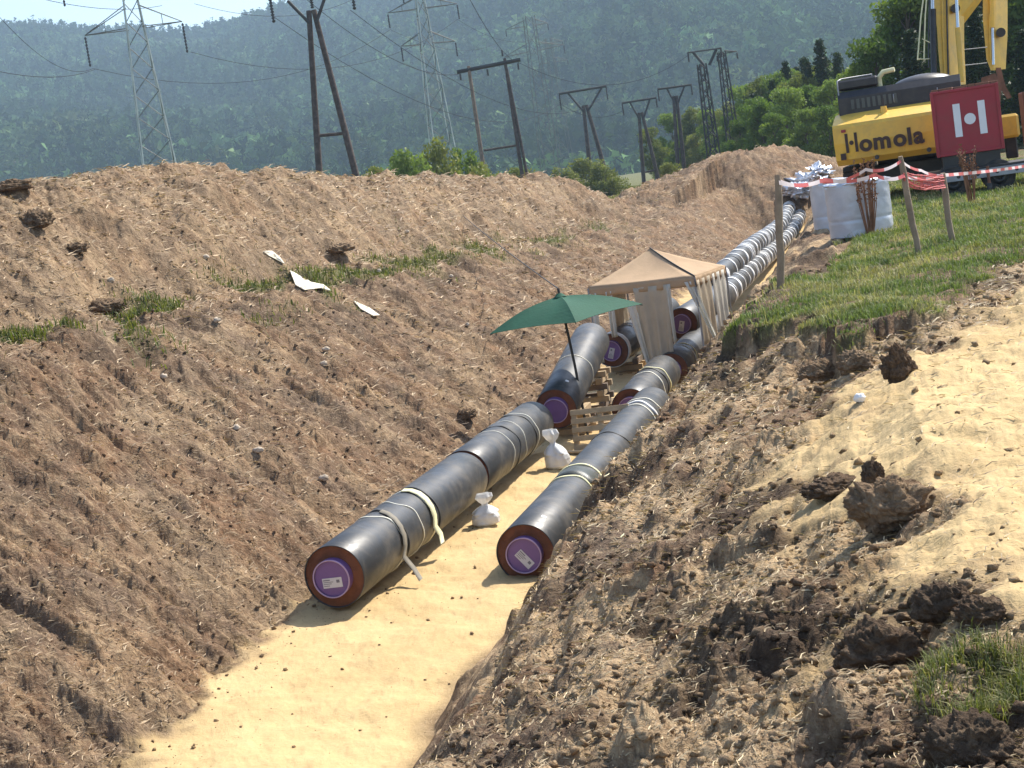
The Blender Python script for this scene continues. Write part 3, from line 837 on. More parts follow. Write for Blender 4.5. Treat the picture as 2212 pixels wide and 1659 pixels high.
def lattice(label, d, axis0, w0, axis1, w1, ztop_px, arms, panels, mat, thick, group, ins=True, name='lattice_tower', gz=None):
    a0 = at(*axis0, d); a1 = at(*axis1, d); zt = at(ztop_px[0], ztop_px[1], d).z
    x, y = a0.x, a0.y
    gz = tz(x, y) - .3 if gz is None else gz
    W = lambda z: max(.25, w0 + (w1 - w0) * (z - a0.z) / (a1.z - a0.z))
    root = thing(name, label, 'pylon', (x, y, gz), group)
    yaw = R(14); ca, sa = math.cos(yaw), math.sin(yaw)
    def cn(i, z):
        sx, sy = ((-1, -1), (1, -1), (1, 1), (-1, 1))[i]; h = W(z) / 2
        return Vector((x + (sx * ca - sy * sa) * h, y + (sx * sa + sy * ca) * h, z))
    for i in range(4):
        MB().tube([cn(i, gz), cn(i, zt)], thick, 4, True, False).build('leg', mat, root)
    zs = [gz]
    r = (zt - gz) / panels
    zs = [gz + (zt - gz) * (1 - (1 - k / panels) ** 1.15) for k in range(panels + 1)]
    br = MB()
    for k in range(panels):
        for i in range(4):
            j = (i + 1) % 4
            a, b = (i, j) if (k + i) % 2 == 0 else (j, i)
            br.tube([cn(a, zs[k]), cn(b, zs[k + 1])], thick * .55, 4, False, False)
    br.build('bracing', M_DSTEEL if mat is M_STEEL else mat, root)
    for (lx, ly), (rx, ry), up, il in arms:
        L = at(lx, ly, d); Rr = at(rx, ry, d); zc = (L.z + Rr.z) / 2; h = W(zc) / 2
        am = MB()
        for side, tip in ((-1, Vector((L.x, y, L.z))), (1, Vector((Rr.x, y, Rr.z)))):
            for sy in (-1, 1):
                am.tube([(x + side * h, y + sy * h, zc), tip], thick * .6, 4, False, False)
                am.tube([(x + side * W(zc + up) / 2, y + sy * W(zc + up) / 2, zc + up), tip], thick * .6, 4, False, False)
            am.tube([(x + side * h, y - h, zc), (x + side * h, y + h, zc)], thick * .5, 4, False, False)
            m = Vector((x + side * h, y, zc)).lerp(tip, .5); m2 = Vector((x + side * h, y, zc + up)).lerp(tip, .5)
            am.tube([m, m2], thick * .45, 4, False, False)
            if ins: insulator(root, tip + Vector((0, 0, -.15)), tip + Vector((0, 0, -.15 - il)))
        am.build('crossarm', M_DSTEEL if mat is M_STEEL else mat, root)
    return root

LG = 'steel lattice towers of the high voltage line'
lattice('nearest pale steel lattice tower at the left with two long black insulators', 150, (344, 358), 2.9, (290, 0), 1.25, (280, -70),
        [((192, 80), (400, 50), 2.0, 2.7), ((142, -45), (350, -75), 1.2, 2.6)], 13, M_STEEL, .07, LG)
lattice('second pale steel lattice tower standing behind the green bush', 200, (965, 380), 2.9, (912, 0), .95, (905, -50),
        [((840, 33), (988, 13), 1.4, 1.7), ((868, 103), (984, 92), 1.4, 1.7), ((870, -20), (985, -35), 1.2, 1.7)], 14, M_STEEL, .07, LG)
lattice('third grey lattice tower far away above the wooden portal pole', 320, (1170, 230), 2.6, (1140, 45), 1.9, (1138, 38),
        [((1092, 66), (1182, 52), 1.2, 1.2), ((1088, 125), (1217, 98), 1.6, 1.6)], 10, M_DSTEEL, .07, LG)
lattice('faint lattice tower farthest away right of the third tower', 430, (1208, 250), 2.6, (1188, 90), 1.4, (1186, 84),
        [((1160, 98), (1214, 90), 1.0, 1.0), ((1165, 140), (1225, 130), 1.2, 1.2)], 9, M_DSTEEL, .07, LG)
lattice('dark lattice mast with a forked head in front of the trees', 160, (1537, 300), .92, (1526, 140), .66, (1526, 138), [], 14, M_MAST, .085, 'dark lattice masts', name='lattice_mast')
MASTROOT = [o for o in COL.objects if o.name.startswith('lattice_mast')][0]
fk = MB()
for a, b in (((1520, 140), (1497, 113)), ((1532, 140), (1547, 107)), ((1485, 114), (1558, 104))):
    fk.tube([at(*a, 160), at(*b, 160)], .15 if a[0] != 1485 else .08, 5, True, False)
fk.build('forked_head', M_MAST, MASTROOT)
for a in ((1486, 114), (1557, 104)):
    p = at(*a, 160); insulator(MASTROOT, p, p + Vector((0, 0, -.9)))
lattice('dark slim lattice mast right of the forked one', 170, (1583, 300), 1.0, (1566, 116), .6, (1566, 112), [((1545, 119), (1588, 113), .25, .6)], 14, M_MAST, .075, 'dark lattice masts', name='lattice_mast')

def yframe(label, d, neck, legL, legR, barL, barR, vL, vR, brL, brR, r, ins, group='wooden double poles with forked heads'):
    P = lambda p: at(p[0], p[1], d)
    n = P(neck); gz = tz(n.x, n.y)
    root = thing('forked_double_pole', label, 'power pole', (n.x, n.y, gz), group)
    for leg, s in ((legL, -1), (legR, 1)):
        b = P(leg); top = n + Vector((s * r * .75, 0, .25)); dr = (b - top); k = (gz - .4 - top.z) / dr.z
        foot = top + dr * k
        MB().tube([foot, top.lerp(foot, .5) + Vector((.03 * s, 0, 0)), top], [r * 1.15, r, r * .8], 9).build('pole', M_POLE, root)
        MB().tube([n + Vector((s * r, -r, -.5)), P(vL if s < 0 else vR)], r * .5, 6).build('fork_arm', M_MAST, root)
    MB().tube([P(barL), P(barR)], r * .6, 6).build('crossarm', M_MAST, root)
    MB().tube([P(brL), P(brR)], r * .55, 6).build('brace', M_POLE, root)
    MB().ring(n + Vector((0, 0, -.55)), (0, 0, 1), r * .5, r * 2.3, .07, 16).build('collar', M_MAST, root)
    for a, l in ins:
        p = P(a); insulator(root, p, p + Vector((0, 0, -l)))
    return root
yframe('nearest wooden double pole with forked head reaching out of the photo top', 96, (674, 32), (690, 365), (768, 378), (580, -14), (758, -40), (622, 2), (706, -18), (690, 293), (745, 288), .2, [((582, -10), 1.6), ((757, -38), 1.6), ((668, -26), 1.2)])
yframe('wooden double pole with forked head in the dip left of the meadow', 200, (1264, 232), (1278, 388), (1317, 405), (1207, 203), (1310, 186), (1225, 199), (1300, 189), (1280, 373), (1305, 368), .27, [((1208, 204), 1.9), ((1309, 187), 1.6)])
yframe('wooden double pole with forked head at the right side of the meadow', 192, (1384, 248), (1393, 417), (1426, 405), (1343, 223), (1418, 211), (1361, 222), (1404, 214), (1394, 372), (1415, 367), .23, [((1344, 224), 1.4), ((1417, 212), 1.1)])
yframe('wooden double pole with forked head in front of the light green trees', 185, (1459, 212), (1464, 345), (1476, 345), (1420, 193), (1494, 183), (1441, 192), (1478, 187), (1463, 322), (1472, 321), .22, [((1421, 194), 1.3), ((1493, 184), 1.1)])

def portal(d):
    P = lambda a, b: at(a, b, d)
    c = P(1060, 250); gz = tz(c.x, c.y)
    root = thing('portal_pole', 'wooden H shaped portal pole with a thick crossarm beside the bushes', 'power pole', (c.x, c.y, gz))
    for t, b, r in (((1012, 143), (1047, 380), .19), ((1090, 126), (1126, 365), .17), ((1095, 150), (1136, 365), .14)):
        tp = P(*t); bp = P(*b); k = (gz - .4 - tp.z) / (bp.z - tp.z)
        MB().tube([tp, tp + (bp - tp) * k], [r * .85, r * 1.15], 9).build('pole', M_POLE if r < .18 else M_OLDWOOD, root)
    MB().tube([P(987, 156), P(1124, 129)], .2, 6, True, False).build('crossarm', M_MAST, root)
    MB().tube([P(1045, 325), P(1116, 314)], .12, 6).build('brace', M_POLE, root)
    for a in ((993, 156), (1052, 146), (1118, 133)):
        p = P(*a); insulator(root, p + Vector((0, 0, -.15)), p + Vector((0, 0, -.75)))
    p = P(1086, 122); insulator(root, p, p + Vector((0, 0, .6)))
    return root
portal(150)

WIRES = [((0, 38, 110), (201, 148, 150), 'lowest dark wire running from the left edge to the near lattice tower', 1.5),
         ((201, 148, 150), (843, 64, 200), 'wire from the near lattice tower to the second tower, left insulator', 3.5),
         ((411, 112, 150), (988, 42, 200), 'wire from the near lattice tower to the second tower, right insulator', 3.5),
         ((0, 155, 100), (205, 150, 150), 'low faint wire ending at the left insulator', .5),
         ((60, -10, 110), (350, 12, 150), 'wire crossing the pale sky at the upper left', .6),
         ((420, 8, 150), (760, 0, 190), 'wire crossing the sky right of the near lattice tower', 1.5),
         ((585, 32, 96), (1210, 225, 200), 'wire from the near forked pole down to the next forked pole', 4.0),
         ((757, 22, 96), (1309, 205, 200), 'wire from the right end of the near forked pole', 4.0),
         ((843, 64, 200), (1092, 82, 320), 'wire from the second tower to the third tower', 2.5),
         ((872, 136, 200), (1090, 142, 320), 'lower wire from the second tower to the third tower', 2.5),
         ((988, 42, 200), (1182, 66, 320), 'wire from the second tower right arm to the third tower', 2.5),
         ((1000, -30, 100), (1118, 134, 150), 'wire coming down to the portal crossarm', 1.0),
         ((1118, 134, 150), (1486, 120, 160), 'wire from the portal pole to the forked lattice mast', 2.5),
         ((1208, 222, 200), (1344, 240, 192), 'wire between the two forked poles of the dip', 1.2),
         ((640, -20, 90), (993, 160, 150), 'wire from above to the left end of the portal crossarm', 1.5)]
for a, b, lab, sag in WIRES:
    A = at(*a); B = at(*b)
    mb = MB(); pts = [A.lerp(B, k / 16) + Vector((0, 0, -sag * 4 * (k / 16) * (1 - k / 16))) for k in range(17)]
    mb.tube(pts, .022, 4, False, False)
    tag(mb.build('power_line', M_WIRE), lab, 'wire', 'wires between the pylons')

# ------------------------------------------------------------------ pipes
PR = .425
prng = random.Random(3)
def axes(p0, p1):
    ax = (Vector(p1) - Vector(p0)).normalized()
    u = ax.cross(Vector((0, 0, 1))).normalized()
    return ax, u, u.cross(ax).normalized()

def pipe(label, p0, p1, group, r=PR, sticker=0.0, straps=(), dot=False, far_cap=True, cap=True):
    p0 = Vector(p0); p1 = Vector(p1); ax, u, v = axes(p0, p1); L = (p1 - p0).length
    root = thing('insulated_pipe', label, 'pipe', p0 - Vector((0, 0, r)), group)
    mb = MB(); n = 64
    prof = [(0, r - .012), (0, r - .003), (.004, r), (L - .004, r), (L, r - .003), (L, r - .012), (L - .05, r - .012)]
    prof = [(.05, r - .012)] + prof
    ms = []
    vs = []
    # a few rings along the length so that dents and sag stay believable
    prof = prof[:4] + [(L * k / 6, r) for k in range(1, 6)] + prof[4:]
    for (s, rr) in prof:
        for k in range(n):
            q = 2 * math.pi * k / n
            vs.append(p0 + ax * s + (u * math.cos(q) + v * math.sin(q)) * rr)
    fs = [(i * n + k, i * n + (k + 1) % n, (i + 1) * n + (k + 1) % n, (i + 1) * n + k) for i in range(len(prof) - 1) for k in range(n)]
    mb.add(vs, fs, True)
    mb.build('casing', M_CASING, root)
    ri = r * .6
    for s, sg in ((.03, -1), (L - .03, 1)):
        if sg > 0 and not far_cap: continue
        c = p0 + ax * s
        fm = MB(); fm.disc(c, ax * sg, r - .013, 48, ri - .01); fm.build('foam_ring', M_FOAM, root)
        if not cap: continue
        cp = MB()
        cp.tube([c - ax * sg * .05, c + ax * sg * .13], ri, 48, False)
        cp.disc(c + ax * sg * .11, ax, ri - .012, 48)
        e = cp.build('end_cap', M_CAP, root)
        lp = MB(); lp.ring(c + ax * sg * .135, ax, ri - .014, ri + .004, .008, 48); lp.build('cap_lip', M_LIP, e)
        if sg < 0 and sticker is not None:
            M = Matrix((u, v, ax)).transposed() @ Matrix.Rotation(sticker, 3, 'Z')
            cc = c + ax * sg * .116 - v * (ri * .22)
            st = MB(); st.box(cc, (ri * 1.08, ri * .52, .006), M); so = st.build('label_sticker', M_PAPER, e)
            ik = MB()
            for (bx, by, bw, bh) in ((-.28, .3, .35, .1), (-.2, .1, .5, .06), (-.25, -.08, .42, .06), (-.3, -.28, .3, .06), (.3, .12, .16, .3)):
                ik.box(cc + M @ Vector((bx * ri * 1.08, by * ri * .52, -.0045)), (bw * ri * 1.08, bh * ri * .52, .003), M)
            ik.build('label_print', M_INK, so)
    if dot:
        d0 = MB(); a0 = R(62)
        for k in range(6):
            pass
        vv = []; ff = []
        for i in range(5):
            for j in range(9):
                a = a0 + (j - 4) * .022; s = .55 + (i - 2) * .022
                vv.append(p0 + ax * s + (u * math.cos(a) + v * math.sin(a)) * (r + .003))
        for i in range(4):
            for j in range(8): ff.append((i * 9 + j, i * 9 + j + 1, (i + 1) * 9 + j + 1, (i + 1) * 9 + j))
        d0.add(vv, ff, True).build('white_mark', M_WHITE, root)
    for (s, half, mat, jit, th) in straps:
        rg = MB(); rg.ring(p0 + ax * s, ax, r - .004, r + th, half, 64, jit, prng)
        rg.build('strap', mat, root)
    return root

def row(px, py, d): return at(px, py, d)
LGRP = 'black insulated pipes in the left row'; RGRP = 'black insulated pipes in the right row'
a = at(722, 1246, 21.25); b = at(1000, 1032, 26.6)
L1e = a + (b - a) * 1.0
p1 = pipe('nearest insulated pipe of the left row with purple cap and loose straps', a, b, LGRP, sticker=R(2), straps=[(1.55, .018, M_STRAP, .05, .01), (1.75, .02, M_DSTRAP, .09, .012), (2.35, .012, M_STRAP, .06, .008), (2.95, .035, M_STRAP, .05, .012), (3.15, .02, M_DSTRAP, .03, .014)])
ax1 = (b - a).normalized()
b2 = at(1150, 914, 31.4)
pipe('second insulated pipe of the left row lying end to end behind the nearest one', b + ax1 * .09 + Vector((0, 0, .012)), b2, LGRP, straps=[(1.75, .012, M_STRAP, .03, .008), (2.2, .03, M_DSTRAP, .06, .012), (2.7, .01, M_STRAP, .05, .008), (3.4, .018, M_DSTRAP, .05, .01), (3.6, .015, M_STRAP, .04, .01)], sticker=None)
L3a = at(1201, 884, 32.4); L3b = at(1276, 736, 36.2)
pipe('tilted insulated pipe under the green parasol with its far end raised', L3a, L3b, LGRP, sticker=None, dot=True, straps=[(2.0, .012, M_STRAP, .03, .008)])
L4a = at(1322, 757, 41.0); L4b = at(1440, 672, 46.5)
pipe('insulated pipe with a white band round its end half inside the tent', L4a, L4b, LGRP, sticker=R(70), straps=[(.12, .1, M_WHITE, .01, .02), (1.3, .018, M_STRAP, .05, .01), (2.2, .02, M_DSTRAP, .03, .012), (2.6, .02, M_STRAP, .06, .01)])
a = at(1135, 1196, 22.7); b = at(1409, 880, 33.2)
pipe('nearest insulated pipe of the right row with slanted label beside the dark bank', a, b, RGRP, sticker=R(-52), dot=True, straps=[(3.0, .03, M_YSTRAP, .05, .014), (3.35, .28, M_WRAP, .02, .012), (3.75, .03, M_YSTRAP, .06, .018), (6.4, .018, M_DSTRAP, .03, .01), (9.0, .03, M_STRAP, .05, .014), (9.3, .05, M_WHITE, .06, .02), (9.7, .03, M_STRAP, .06, .014)])
a = at(1363, 882, 34.4); b = at(1432, 805, 38.6)
pipe('short insulated pipe behind the far end of the nearest right row pipe', a, b, RGRP, sticker=None, straps=[(2.0, .03, M_STRAP, .06, .012), (2.5, .04, M_DSTRAP, .04, .016), (2.75, .03, M_YSTRAP, .06, .016)])
a = at(1450, 800, 39.6); b = at(1545, 705, 46.5)
pipe('insulated pipe of the right row passing in front of the tent curtain', a, b, RGRP, sticker=None, straps=[(1.2, .015, M_STRAP, .04, .01), (1.5, .02, M_YSTRAP, .08, .012)])
a = at(1473, 699, 43.2); b = at(1560, 640, 49)
pipe('raised insulated pipe seen between the open tent curtains', a, b, RGRP, sticker=R(75), straps=[])

# far pipes: one built, the rest copied
def far_proto():
    root = thing('insulated_pipe', 'x', 'pipe', (0, 0, 0), 'x')
    FR = PR * .85
    MB().tube([(0, 0, 0), (0, 5.2, 0)], FR, 40).build('casing', M_CASING, root)
    for s, h in ((.25, .14), (.8, .06), (2.5, .2), (4.3, .08)):
        MB().ring((0, s, 0), (0, 1, 0), FR - .004, FR + .025, h, 40, .06, prng).build('white_band', M_WHITE, root)
    return root
fp = far_proto()
paths = [([(1525, 622, 50.5), (1592, 563, 57), (1627, 530, 66), (1659, 508, 76), (1690, 482, 87), (1706, 446, 98), (1713, 418, 108), (1722, 392, 118)], 'left'),
         ([(1563, 640, 49.5), (1604, 598, 57), (1646, 560, 66), (1675, 536, 76), (1706, 505, 86), (1726, 471, 95), (1737, 436, 105), (1745, 408, 115)], 'right')]
first = True
for pts, side in paths:
    W3 = [at(*p) for p in pts]
    for k, p in enumerate(W3): p.z = min(p.z, 0)
    # resample
    segs = []
    cum = [0]
    for k in range(1, len(W3)): cum.append(cum[-1] + (W3[k] - W3[k - 1]).length)
    def pos(s):
        for k in range(1, len(W3)):
            if s <= cum[k] or k == len(W3) - 1:
                return W3[k - 1].lerp(W3[k], (s - cum[k - 1]) / (cum[k] - cum[k - 1]))
    n = int(cum[-1] / 5.3)
    for k in range(n):
        A = pos(k * 5.3); B = pos(k * 5.3 + 5.2)
        o = fp if first else dup(fp)
        first = False
        o['label'] = 'far black pipe with white bands in the %s row beyond the tent' % side
        o['group'] = 'far white banded pipes of the %s row' % side
        if prng.random() < .5: A, B = B, A
        o.location = A
        dr = (B - A).normalized()
        o.rotation_mode = 'QUATERNION'
        o.rotation_quaternion = dr.to_track_quat('Y', 'Z')

# loose strap tails
def ribbon(name, label, cat, pts, width, mat, wdir=(1, 0, 0), th=.006, group=None):
    mb = MB(); pts = [Vector(p) for p in pts]; wd = Vector(wdir).normalized() * width / 2
    n = len(pts); vs = []; fs = []
    for i, p in enumerate(pts):
        t = (pts[min(i + 1, n - 1)] - pts[max(i - 1, 0)]).normalized(); nn = t.cross(wd).normalized() * th / 2
        vs += [p - wd - nn, p + wd - nn, p + wd + nn, p - wd + nn]
    for i in range(n - 1):
        for e in range(4):
            g = (e + 1) % 4
            fs.append((i * 4 + e, i * 4 + g, i * 4 + 4 + g, i * 4 + 4 + e))
    fs += [(0, 1, 2, 3), ((n - 1) * 4 + 3, (n - 1) * 4 + 2, (n - 1) * 4 + 1, (n - 1) * 4)]
    mb.add(vs, fs, True)
    return mb
def pipe_pt(p0, p1, s, ang, rr):
    ax, u, v = axes(p0, p1)
    return Vector(p0) + ax * s + (u * math.cos(ang) + v * math.sin(ang)) * rr
A0 = at(722, 1246, 21.25); B0 = at(1000, 1032, 26.6)
tl = [pipe_pt(A0, B0, 1.75 - .05 * k, R(80 - 17 * k), PR + .02 + .004 * k) for k in range(7)]
tl += [tl[-1] + Vector((.12, -.12, -.16)), tl[-1] + Vector((.2, -.25, -.3))]
ribbon('', '', '', tl, .14, M_OLDWOOD, axes(A0, B0)[0]).build('strap_tail', simple('grey_webbing', (.20, .18, .14), .8, 0, .2, 8), p1)
tl = [pipe_pt(A0, B0, 3.0 - .03 * k, R(95 - 18 * k), PR + .02 + .003 * k) for k in range(7)] 
tl += [tl[-1] + Vector((.06, -.03, -.12)), tl[-1] + Vector((.07, -.06, -.25))]
ribbon('', '', '', tl, .17, M_STRAP, axes(A0, B0)[0]).build('strap_tail', M_YSTRAP, p1)

# ------------------------------------------------------------------ sacks, pallets, boards
def lumpmesh(c, rx, ry, rz, seed, n=40, m=26, rough=.25, f=2.2, flat=None):
    V = []; 
    th = np.linspace(0, np.pi, m); ph = np.linspace(0, 2 * np.pi, n, endpoint=False)
    T, P = np.meshgrid(th, ph, indexing='ij')
    x = np.sin(T) * np.cos(P); y = np.sin(T) * np.sin(P); z = np.cos(T)
    nz = (fbm(x * f + 3, y * f + seed, 4, seed, .55) + fbm(y * f + 9, z * f + 2, 4, seed + 50, .55) + fbm(z * f - 4, x * f + 6, 4, seed + 90, .55)) * .6
    r = 1 + rough * nz
    X = np.stack([c[0] + x * rx * r, c[1] + y * ry * r, c[2] + z * rz * r], -1)
    if flat is not None: X[..., 2] = np.maximum(X[..., 2], flat)
    idx = np.arange(m * n).reshape(m, n)
    F = np.stack([idx[:-1], np.roll(idx, -1, 1)[:-1], np.roll(idx, -1, 1)[1:], idx[1:]], -1).reshape(-1, 4)
    return X.reshape(-1, 3), F

def sack(label, px, py, d, h, wd, lean, mat=M_SACK):
    b = at(px, py, d); gz = tz(b.x, b.y)
    root = thing('tied_sack', label, 'sack', (b.x, b.y, gz), 'white tied sacks beside the left pipes')
    n = 40
    prof = [(0, .75), (.06, 1.0), (.25, 1.02), (.42, .85), (.55, .55), (.63, .24), (.68, .2), (.76, .42), (.88, .6), (1.0, .52)]
    hs = np.linspace(0, 1, 44); rr = np.interp(hs, [a for a, _ in prof], [b_ for _, b_ in prof])
    P, H = np.meshgrid(np.linspace(0, 2 * np.pi, n, endpoint=False), hs)
    RR = np.repeat(rr[:, None], n, 1)
    fold = 1 + .16 * np.sin(P * 5 + 2 * H) * (H > .35) * 1.0 + .12 * fbm(np.cos(P) * 2 + px, np.sin(P) * 2 + H * 3, 4, 7)
    X = np.stack([np.cos(P) * RR * fold * wd / 2 + lean[0] * H ** 1.5 * h, np.sin(P) * RR * fold * wd * .42 + lean[1] * H ** 1.5 * h, H * h], -1)
    idx = np.arange(44 * n).reshape(44, n)
    F = np.stack([idx[:-1], np.roll(idx, -1, 1)[:-1], np.roll(idx, -1, 1)[1:], idx[1:]], -1).reshape(-1, 4)
    o = mesh_np('bag', X.reshape(-1, 3), F, mat, root, True)
    MB().ring(root.location + Vector((lean[0] * .65 ** 1.5 * h, lean[1] * .65 ** 1.5 * h, .65 * h)), (0, 0, 1), wd * .05, wd * .15, .012, 20).build('tie', M_DSTRAP, root)
    return root
sack('larger white sack tied at the neck in front of the tilted pipe end', 1203, 984, 29.9, .72, .46, (-.12, .05))
sack('smaller white sack slumped against the side of the second left pipe', 1047, 1108, 25.7, .5, .44, (.05, .0))

def pallet(label, loc, rot, size=(1.2, .9)):
    root = thing('pallet', label, 'pallet', loc, 'wooden pallets on the trench floor')
    M = rot; base = Vector(loc)
    def bx(name, c, s, mat=M_WOOD):
        MB().box(base + M @ Vector(c), s, M, .004).build(name, mat, root)
    W, D = size
    for k in range(5): bx('deck_board', (0, -D / 2 + .06 + k * (D - .12) / 4, .133), (W, .105, .022))
    for x in (-W / 2 + .06, 0, W / 2 - .06): bx('stringer', (x, 0, .111), (.1, D, .02))
    for x in (-W / 2 + .06, 0, W / 2 - .06):
        for y in (-D / 2 + .06, 0, D / 2 - .06): bx('block', (x, y, .06), (.1, .1, .08), M_OLDWOOD if x == 0 else M_WOOD)
        bx('runner', (x, 0, .009), (.1, D, .018))
    return root
def E(x, y, z): return Matrix.Rotation(z, 3, 'Z') @ Matrix.Rotation(y, 3, 'Y') @ Matrix.Rotation(x, 3, 'X')
g = at(1303, 935, 31.4); 
pallet('wooden pallet standing on edge between the two pipe rows', (g.x, g.y + .1, tz(g.x, g.y) + .42), E(R(78), 0, R(-12)), (1.15, .8))
g = at(1300, 868, 34.2); pallet('wooden pallet lying flat behind the upright one', (g.x, g.y, tz(g.x, g.y) + .01), E(0, 0, R(8)))
g = at(1345, 835, 36.5); pallet('pallet lying flat below the white banded pipe', (g.x, g.y, tz(g.x, g.y) + .01), E(0, 0, R(-15)))

def beam(name, label, cat, p, q, wd, th, mat, group=None):
    p = Vector(p); q = Vector(q); t = (q - p).normalized(); s = t.cross(Vector((0, 0, 1))).normalized(); u = s.cross(t)
    M = Matrix((t, s, u)).transposed()
    return tag(MB().box((p + q) / 2, ((q - p).length, wd, th), M, .005).build(name, mat), label, cat, group)
for k, (pa, pb, d, lab) in enumerate([((1210, 945), (1290, 938), 30.2, 'plank lying in front of the upright pallet'), ((1240, 960), (1330, 950), 30.0, 'second plank lying nearest on the sand by the pallet'),
                                      ((1215, 915), (1262, 908), 31.2, 'short plank beside the tilted pipe end'), ((1275, 850), (1340, 838), 35.2, 'plank lying across the sand behind the pallets'), ((1288, 832), (1330, 822), 36.6, 'dark plank under the white banded pipe')]):
    A = at(*pa, d); B = at(*pb, d)
    za = tz(A.x, A.y) + .03; zb = tz(B.x, B.y) + .03
    beam('plank', lab, 'plank', (A.x, A.y, za), (B.x, B.y, zb), .14, .04, M_WOOD if k != 4 else M_OLDWOOD, 'loose planks on the trench floor')

def crib(label, c, top, wd=1.0, n=None, yaw=0.0):
    """stack of square timbers carrying a pipe"""
    gz = tz(c[0], c[1]); h = top - gz
    n = max(2, int(round(h / .14))); th = h / n
    root = thing('timber_stack', label, 'timber stack', (c[0], c[1], gz), 'timber stacks carrying the pipes')
    for k in range(n):
        for s in (-1, 1):
            a = yaw + (math.pi / 2 if k % 2 else 0)
            M = Matrix.Rotation(a, 3, 'Z')
            MB().box(Vector((c[0], c[1], gz + th * (k + .5))) + M @ Vector((0, s * wd * .32, 0)), (wd, .13, th * .97), M, .006).build('timber', M_WOOD if (k + s) % 3 else M_OLDWOOD, root)
    return root
def under(p, q, f): 
    c = Vector(p).lerp(Vector(q), f); return (c.x, c.y), c.z - PR
for p, q, f, lab in ((L3a, L3b, .82, 'timber stack under the raised end of the tilted pipe'), (L3a, L3b, .3, 'low timber stack under the lower half of the tilted pipe'),
                     (L4a, L4b, .2, 'timber stack under the white banded pipe'), (L4a, L4b, .8, 'timber stack inside the tent under the left pipe'),
                     (at(1473, 699, 43.2), at(1560, 640, 49), .12, 'timber stack under the raised pipe in the tent'), (at(1473, 699, 43.2), at(1560, 640, 49), .8, 'timber stack under the far half of the raised pipe')):
    c, t_ = under(p, q, f)
    if t_ - tz(*c) > .1: crib(lab, c, t_, .9, yaw=R(-14))

# ------------------------------------------------------------------ parasol
def parasol():
    d = 33.0
    apex = at(1209, 640, d); foot = at(1263, 888, d); foot.z = tz(foot.x, foot.y)
    root = thing('parasol', 'green square parasol leaning over the tilted pipe', 'parasol', foot)
    L = at(1058, 722, d - .35); Rr = at(1388, 657, d + .1); near = at(1244, 697, d - 1.5)
    far = L + Rr - near
    cs = [L, near, Rr, far]
    n = 10; vs = []; fs = []
    def sag(p, q, t): return p.lerp(q, t)
    mb = MB()
    for e in range(4):
        a, b = cs[e], cs[(e + 1) % 4]; b0 = len(mb.v); P = []
        for i in range(n + 1):
            for j in range(n + 1):
                t = i / n; s = j / n
                edge = a.lerp(b, s); edge = edge + (apex - edge) * (.06 * 4 * s * (1 - s))
                p = apex.lerp(edge, t) + Vector((0, 0, .10 * math.sin(math.pi * t) * (1 - .55 * 4 * s * (1 - s))))
                P.append(p)
        mb.add(P, [(i * (n + 1) + j, i * (n + 1) + j + 1, (i + 1) * (n + 1) + j + 1, (i + 1) * (n + 1) + j) for i in range(n) for j in range(n)], False)
    o = mb.build('canopy', M_GREENC, root)
    sm = o.modifiers.new('thick', 'SOLIDIFY'); sm.thickness = .006
    top = apex + (apex - foot).normalized() * .16
    MB().tube([foot - Vector((0, 0, .15)), foot.lerp(apex, .5) + Vector((.02, 0, 0)), top], .028, 10).build('pole', M_DSTRAP, root)
    MB().tube([apex - (apex - foot).normalized() * .02, apex + (apex - foot).normalized() * .06], [.14, .05], 12).build('cap', M_GREENC, root)
    for c in cs:
        MB().tube([apex - (apex - foot) * .03, c.lerp(apex, .5) + Vector((0, 0, .035)), c + Vector((0, 0, -.02))], .011, 6).build('rib', M_DSTRAP, root)
    return top
ptop = parasol()
A = hit(1000, 468, 20)
mb = MB(); pts = [ptop.lerp(A, k / 20) + Vector((0, 0, -.06 * 4 * (k / 20) * (1 - k / 20))) for k in range(21)]
pts = [Vector((p.x, p.y, max(p.z, tz(p.x, p.y) + .02))) for p in pts]
mb.tube(pts, .012, 6)
tag(mb.build('guy_rope', M_DSTRAP), 'dark rope running from the green parasol up the soil slope', 'rope')

